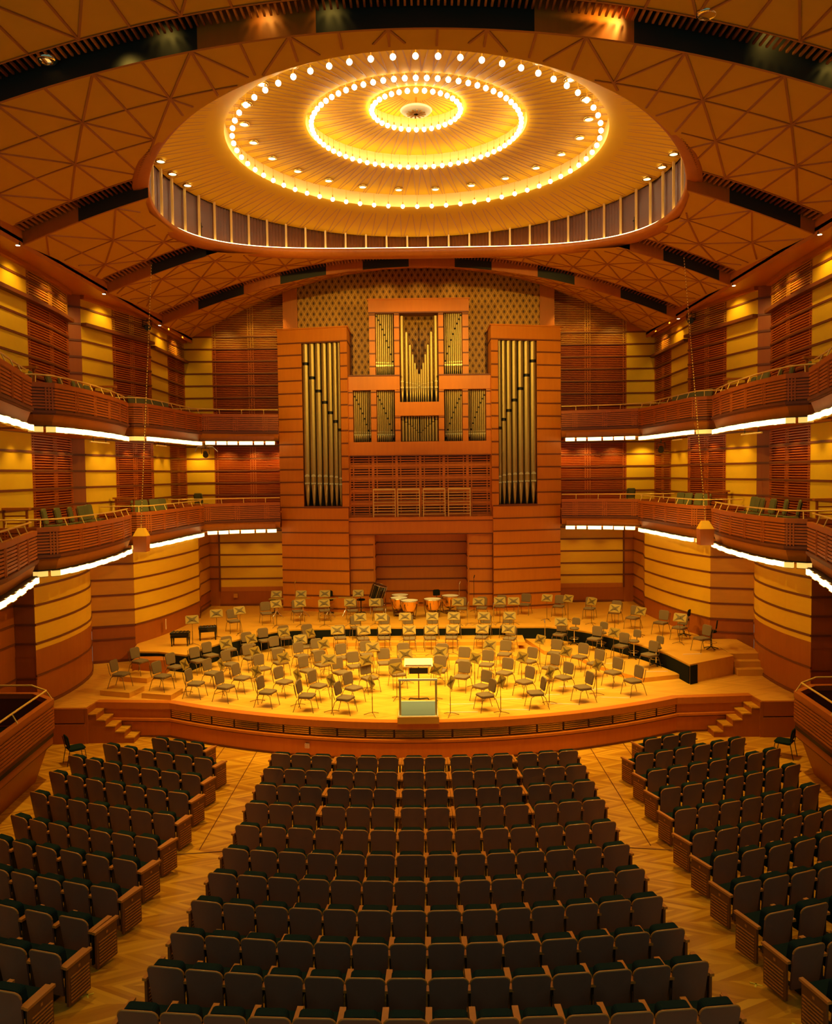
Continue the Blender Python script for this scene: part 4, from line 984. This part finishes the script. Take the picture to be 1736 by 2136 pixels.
for i, (x, y) in enumerate([(6.2,33.15),(7.4,32.2),(8.25,30.55),(8.75,29.4)]):
    z = 1.27 if i else 1.27
    x -= .3*(i > 0); y -= .2
    place(s1, (x, y, z), face(x, y, 1, 25), 'swivel bass stool with a small padded back, %s from the left on the right-hand riser' % ORD[i])
place(s2, (10.35,32.0,RISER_Z), 1.0, 'black high swivel stool on the big riser, by the right wall')
place(s2, (10.55,29.55,RISER_Z), 1.2, 'black high swivel stool at the right end of the big riser')
for i, (x, y) in enumerate([(-6.95,38.1),(-4.35,38.0),(-2.85,37.9),(.75,37.95)]):
    place(s2, (x, y, RISER_Z), PI+.1*i, 'black swivel stool against the organ front, %s from the left' % ORD[i])
# percussion: tall stands with trays
tt = thing('percussion_tray', '', 'tray table', group='percussion trays')
b = MB(); b.box(-.34,.34,-.14,.14,.86,.88,'stand'); b.build('tray', tt)
b = MB(); b.tube([(0,0,.86),(0,0,.25)], .018, 'chrome')
for k in range(3): a = 2*PI*k/3; b.tube([(0,0,.35),(.3*math.cos(a),.3*math.sin(a),.01)], .012, 'chrome')
b.build('tripod', tt)
for i, (x, y, z) in enumerate([(-6.65,37.0,0),(-5.45,37.1,0),(-4.25,36.9,0),(-3.5,37.2,0)]):
    place(tt, (x, y, RISER_Z), 0, 'percussion tray on a chrome tripod at the back left, %s from the left' % ORD[i])
for i, x in enumerate([-6.75,-5.6,-4.5,-2.95]):
    place(st, (x, 37.6, RISER_Z+.001), PI*0, 'music stand behind the percussion trays, %s from the left' % ORD[i])
# timpani
tm = thing('timpani', '', 'drum', group='kettle drums')
b = MB(); b.lathe([(.05,.22),(.20,.28),(.32,.42),(.38,.60),(.40,.80)], 'copper', n=28); b.build('bowl', tm)
b = MB(); b.lathe([(0,.842),(.39,.84)], 'drumhead', n=28); b.build('head', tm)
b = MB(); b.lathe([(.40,.79),(.43,.80),(.43,.835),(.39,.845)], 'chrome', n=28)
for k in range(8): a = 2*PI*k/8; b.tube([(.43*math.cos(a),.43*math.sin(a),.83),(.42*math.cos(a),.42*math.sin(a),.62)], .010, 'chrome', 5)
b.build('rim', tm)
b = MB()
for k in range(4): a = 2*PI*k/4+.4; b.tube([(.41*math.cos(a),.41*math.sin(a),.70),(.36*math.cos(a),.36*math.sin(a),.35),(.30*math.cos(a),.30*math.sin(a),.0)], .018, 'bronze', 6)
b.lathe([(.0,.1),(.28,.1),(.28,.13),(0,.14)], 'bronze', n=16); b.build('frame', tm)
for i, (x, y, z, lab) in enumerate([(-1.03,38.1,RISER_Z,'copper kettle drum at the back left of the group, mostly hidden'),(-1.05,37.2,RISER_Z,'copper kettle drum, second from the back on the left'),
        (-.56,36.4,RISER_Z,'large copper kettle drum, front left of the group of five'),(.48,36.75,RISER_Z,'large copper kettle drum, front right of the group of five'),(1.32,37.7,RISER_Z,'large copper kettle drum, rear right of the group')]):
    place(tm, (x, y, z), .3*i, lab)
# bass drum on a stand, tilted
t = thing('bass_drum', 'black bass drum with chrome rods tilted on its stand, left of the kettle drums', 'drum', (-2.05, 37.9, RISER_Z))
b = MB(); n = 24; ax = Vector((.28,.35,-.15)).normalized()
R = Vector((0,0,1)).rotation_difference(Vector((.30,-.05,.95)).normalized()).to_matrix()
def drum_v(r, z): return [tuple(R @ Vector((r*math.cos(2*PI*k/n), r*math.sin(2*PI*k/n), z))+Vector((0,0,1.02))) for k in range(n)]
vs = drum_v(.33,-.33)+drum_v(.33,.33); b.add(vs, [(i,(i+1)%n,n+(i+1)%n,n+i) for i in range(n)], 'piano', True); b.build('shell', t)
b = MB(); b.add(drum_v(.325,.335), [tuple(range(n))], 'piano'); b.add(drum_v(.325,-.335), [tuple(range(n))], 'drumhead'); b.build('head', t)
b = MB()
for z in (-.33,.33): b.tube([Vector(p) for p in drum_v(.345,z)]+[Vector(drum_v(.345,z)[0])], .016, 'chrome', 5)
for k in range(0, n, 3): b.tube([drum_v(.35,-.33)[k], drum_v(.35,.33)[k]], .010, 'chrome', 5)
b.build('hoops', t)
b = MB()
for x in (-.35,.35): b.tube([(x,-.2,0),(x,0,.7),(x,.2,0)], .02, 'chrome'); b.tube([(x,0,.7),(x*.9,0,1.0)], .016, 'chrome')
b.tube([(-.35,0,.4),(.35,0,.4)], .015, 'chrome'); b.build('stand', t)
# microphone stands
def mic(x, y, z, h, rz, lab, col='chrome'):
    t = thing('microphone_stand', lab, 'microphone stand', (x, y, z), rz, 'microphone stands')
    b = MB(); b.tube([(0,0,.03),(0,0,h)], .011, col); b.build('pole', t)
    b = MB(); b.tube([(0,0,h),(.05,0,h+.14)], .022, 'dark_metal' if col != 'chrome' else 'chrome'); b.build('microphone', t)
    b = MB()
    for k in range(3): a = 2*PI*k/3; b.tube([(0,0,.1),(.22*math.cos(a),.22*math.sin(a),.012)], .009, col)
    b.build('tripod_base', t)
for a in [(1.95,34.6,RISER_Z,.9,0,'chrome microphone stand behind the upper central riser, right of centre'), (3.05,34.55,RISER_Z,.85,1,'chrome microphone stand behind the upper central riser, second from its right end'),
          (4.95,32.6,1.12,1.1,2,'brass-coloured microphone stand between the central and right-hand risers'), (-5.9,37.7,RISER_Z,1.5,0,'tall chrome microphone stand at the back left by the percussion'),
          (1.75,37.7,RISER_Z,1.35,0,'brass tray stand pole beside the rear kettle drum'), (2.45,38.0,RISER_Z,1.6,.5,'dark microphone stand before the organ, right of the kettle drums','dark_metal')]: mic(*a)
# pale anti-slip strips on the boards
for i, (x, y, L_, a) in enumerate([(1.2,24.2,.9,0),(2.78,24.4,.9,-.05),(4.4,24.95,.9,-.15),(1.2,25.05,.8,.05),(2.7,25.55,.85,.05),(6.1,25.6,.9,-.12),(4.0,26.0,.85,.08),(5.6,26.6,.8,.1),(4.9,27.0,.7,.15),(8.2,28.3,.8,.05),(7.0,29.6,.6,.2),(9.6,28.75,.7,.12)]):
    z = STAGE_Z if y < 28 else (1.27 if x < 9 else RISER_Z)
    if i == 8: z = STAGE_Z
    b = MB(); b.box(-L_/2, L_/2, -.03, .03, 0, .014, 'strip'); o = b.build('floor_strip'); o.location = (x, y, z); o.rotation_euler = (0,0,a)
    tag(o, 'pale flat strip lying on the stage boards, %s from the front on the right half' % ORD[i], 'floor strip', 'pale strips on the right half of the stage')
# wall fittings
b = MB(); b.box(-.09,.09,0,.03,-.20,.20,'strip'); b.box(-.03,.0,-.01,0,.08,.12,'rail'); b.box(.02,.05,-.01,0,-.1,-.06,'rail'); o = b.build('socket_plate'); o.location = (-10.66, 33.1, 2.25); o.rotation_euler = (0,0,-1.3); o.location.x += .14
tag(o, 'pale socket panel low on the left bay wall behind the piano benches', 'socket panel')
b = MB(); b.box(-.07,.07,-.02,.02,-.07,.07,'strip')
for k in (-.03,.03):
    for j in (-.03,.03): b.box(k-.012,k+.012,-.025,-.02,j-.012,j+.012,'plinth')
o = b.build('floor_socket'); o.location = (-3.43, 23.27+2.3*(3.43/8.05)**2-.03, .33); o.rotation_euler = (0,0,-.24); tag(o, 'square pale socket plate on the red stage front', 'socket plate')
t = thing('exit_sign', 'small lit green and white exit sign on the left wall', 'sign', (-12.7, 23.75, 3.6)); 
b = MB(); b.box(0,.04,-.18,.18,-.09,.09,'exit'); b.build('face', t); b = MB(); b.box(.035,.05,-.17,.02,-.07,.07,'exit_g'); b.build('pictogram', t)
# side chairs by the stage landings
sc = thing('side_chair', '', 'chair', group='side chairs by the landings')
b = MB(); seat_pad(b, .24, -.22, .24, .42, .06, 'green'); b.build('seat', sc); b = MB(); pad(b, .22, .52, .86, -.23, .16, .04, 'green'); b.build('backrest', sc)
b = MB()
for x in (-.22,.22): b.tube([(x,-.3,.8),(x,-.22,.42),(x,-.3,0)], .012, 'dark_metal'); b.tube([(x,-.2,.42),(x,.2,.42),(x,.26,0)], .012, 'dark_metal')
b.build('frame', sc)
place(sc, (-10.15,23.35,0), -.9, 'dark chair standing alone by the left landing'); place(sc, (10.45,23.3,0), .9, 'dark chair standing alone by the right landing')

# ------------------------------------------------------------------ audience seats
au = thing('theatre_chair', '', 'theatre seat', group='theatre seats in the stalls')
SH = .84
q = MB()
def shell(q, w0, w1, z0, z1, y0, tilt, m, rim):
    """curved veneer back: rounded top corners, bowed outward, with a paler rolled rim"""
    r = .11; cols = 10; g = []
    out = [(-w0, z0)]+[(-w1+r-r*math.cos(PI/2*k/4), z1-r+r*math.sin(PI/2*k/4)) for k in range(5)]+[(w1-r+r*math.sin(PI/2*k/4), z1-r+r*math.cos(PI/2*k/4)) for k in range(5)]+[(w0, z0)]
    yy = lambda x, z, d: y0-(z-z0)*tilt-.05*(1-(x/.27)**2)+d
    n = len(out); cx, cz = 0, (z0+z1)/2
    vs = [(x, yy(x,z,0), z) for x, z in out]+[(x, yy(x,z,.035), z) for x, z in out]+[(x*.5, yy(x*.5,cz,0), cz+(z-cz)*.5) for x, z in out]+[(0, yy(0,cz,0), cz)]
    q.add(vs, [(i,(i+1)%n,2*n+(i+1)%n,2*n+i) for i in range(n)]+[(2*n+i,2*n+(i+1)%n,3*n) for i in range(n)], m, True)
    q.add(vs, [(i,(i+1)%n,n+(i+1)%n,n+i) for i in range(n)], m)
    q.tube([(x, yy(x,z,.018), z) for x, z in out[1:-1]], .016, rim, 6)
shell(q, .238, .266, .14, SH, .05, .17, 'shell', 'shell_rim'); q.build('back_shell', au)
q = MB(); pad(q, .215, .36, SH-.01, .045, .17, .17, 'green', .07); q.build('back_cushion', au)
q = MB(); q.frame((-.225,.10,.40), (.45,0,0), (0,.42,.02), (0,-.02,.12), 'green'); q.build('seat_cushion', au)
q = MB(); q.box(-.03,.03,-.02,.40,.0,.02,'dark_metal'); q.box(-.02,.02,.02,.14,0,.36,'dark_metal'); q.build('pedestal', au)
def arm_mesh(q, x): q.box(x-.042, x+.042, -.03, .46, .595, .635, 'arm'); q.box(x-.014, x+.014, .02, .34, .06, .595, 'dark_metal')
q = MB(); arm_mesh(q, .29); q.build('armrest', au)
ep = thing('row_end_panel', '', 'end panel', group='end panels of the stalls rows')
q = MB(); q.box(-.02,.02,-.02,.44,.03,.60,'endp')
for k in range(8):
    for sd in (-1, 1): q.box(sd*.026-.008, sd*.026+.008, .02, .41, .07+.052*k, .086+.052*k, 'arm')
q.box(-.032,.032,-.06,.48,.60,.64,'arm'); q.box(-.026,.026,.19,.23,.50,.54,'arm'); q.build('panel', ep)
CROWS = [(21.10,21.53,4.14),(20.04,20.43,4.14),(18.93,19.36,4.13),(17.85,18.25,4.13),(16.40,16.90,4.06),(14.92,15.44,3.97),(13.72,14.20,3.92),(12.58,13.06,3.90),(11.53,11.95,3.90),(10.60,11.0,3.93),(9.68,9.94,3.96)]
for ri, (yc, ye, hw) in enumerate(CROWS):
    gaps = ri < 4; n = 14; g = .11 if gaps else 0
    pitch = (2*hw-4*g)/n; x = -hw+pitch/2
    for i in range(n):
        if gaps and i in (3, 6, 8, 11):
            x += g; xg = x-pitch/2-.005; yg = yc+(ye-yc)*(xg/hw)**2+.12
            place(ep, (xg+.01, yg, zf(yg)), math.atan(2*(ye-yc)*xg/hw**2), 'low end panel inside the %s centre row from the stage, beside its %s seat' % (ORD[ri], ORD[i]))
        y = yc+(ye-yc)*(x/hw)**2; rz = -math.atan(2*(ye-yc)*x/hw**2)*-1*.9
        y += .17*(SH-.14)                       # measured line is the top edge of the back
        place(au, (x+.02, y, zf(y)), rz, 'dark theatre seat, centre block, %s row from the stage, %s seat from the left aisle' % (ORD[ri], ORD[i]))
        x += pitch
    for sx in (-1, 1):
        X = sx*(hw+.03); y = ye+.12; place(ep, (X+.02, y, zf(y)), math.atan(2*(ye-yc)*sx/hw), 'slatted end panel of the %s centre row from the stage, %s aisle' % (ORD[ri], SIDE[sx]))
SROWS = [((-7.87,22.97),(-6.18,22.30),3),((-9.1,22.5),(-5.6,21.08),6),((-9.68,21.58),(-5.6,19.92),7),((-9.66,20.4),(-5.58,18.78),7),((-9.5,19.07),(-5.55,17.58),7),
         ((-9.3,17.75),(-5.43,16.03),7),((-9.0,16.3),(-5.36,14.72),6),((-8.7,14.85),(-5.28,13.5),6),((-7.9,13.3),(-5.27,12.35),4),((-7.0,11.86),(-5.27,11.32),3),((-6.5,10.62),(-5.35,10.32),2)]
for sx in (-1, 1):
    for ri, (A, B_, n) in enumerate(SROWS):
        dx, dy = (B_[0]-A[0])/n, (B_[1]-A[1])/n; ang = math.atan2(dy, dx)
        for i in range(n):
            x, y = A[0]+dx*(i+.5), A[1]+dy*(i+.5)
            bow = .22*(4*(i+.5)/n*(1-(i+.5)/n))*(n/7)**2
            rz = ang-bow*0+(.10*((i+.5)/n-.5)*-2*(n/7))*-1
            x -= .12*math.sin(ang); y += .12*math.cos(ang)-bow*.45
            place(au, (x*(1 if sx < 0 else -1), y, zf(y)), rz*(1 if sx < 0 else -1), 'dark theatre seat, %s block, %s row from the stage, %s seat from the aisle' % (SIDE[sx], ORD[ri], ORD[n-1-i]))
        x, y = B_[0]+.09, B_[1]+.10
        place(ep, (x*(1 if sx < 0 else -1), y, zf(y)), ang*(1 if sx < 0 else -1), 'slatted timber end panel of the %s row from the stage, %s block aisle side' % (ORD[ri], SIDE[sx]))
# glow tape marks on the aisle steps
for i, (x, y, a) in enumerate([(-5.05,11.75,.5),(-5.1,10.75,.8),(4.95,11.9,-.5),(5.1,10.85,-.8)]):
    b = MB(); b.box(-.09,.09,-.012,.012,0,.004,'tape'); b.box(-.012,.012,-.09,.012,0,.004,'tape'); o = b.build('floor_tape')
    o.location = (x, y, zf(y)+.004); o.rotation_euler = (0,0,a); tag(o, 'short yellow tape angle on the %s aisle floor, %s one' % (SIDE[-1 if x < 0 else 1], 'farther' if i % 2 == 0 else 'nearer'), 'floor tape', 'yellow tape marks')
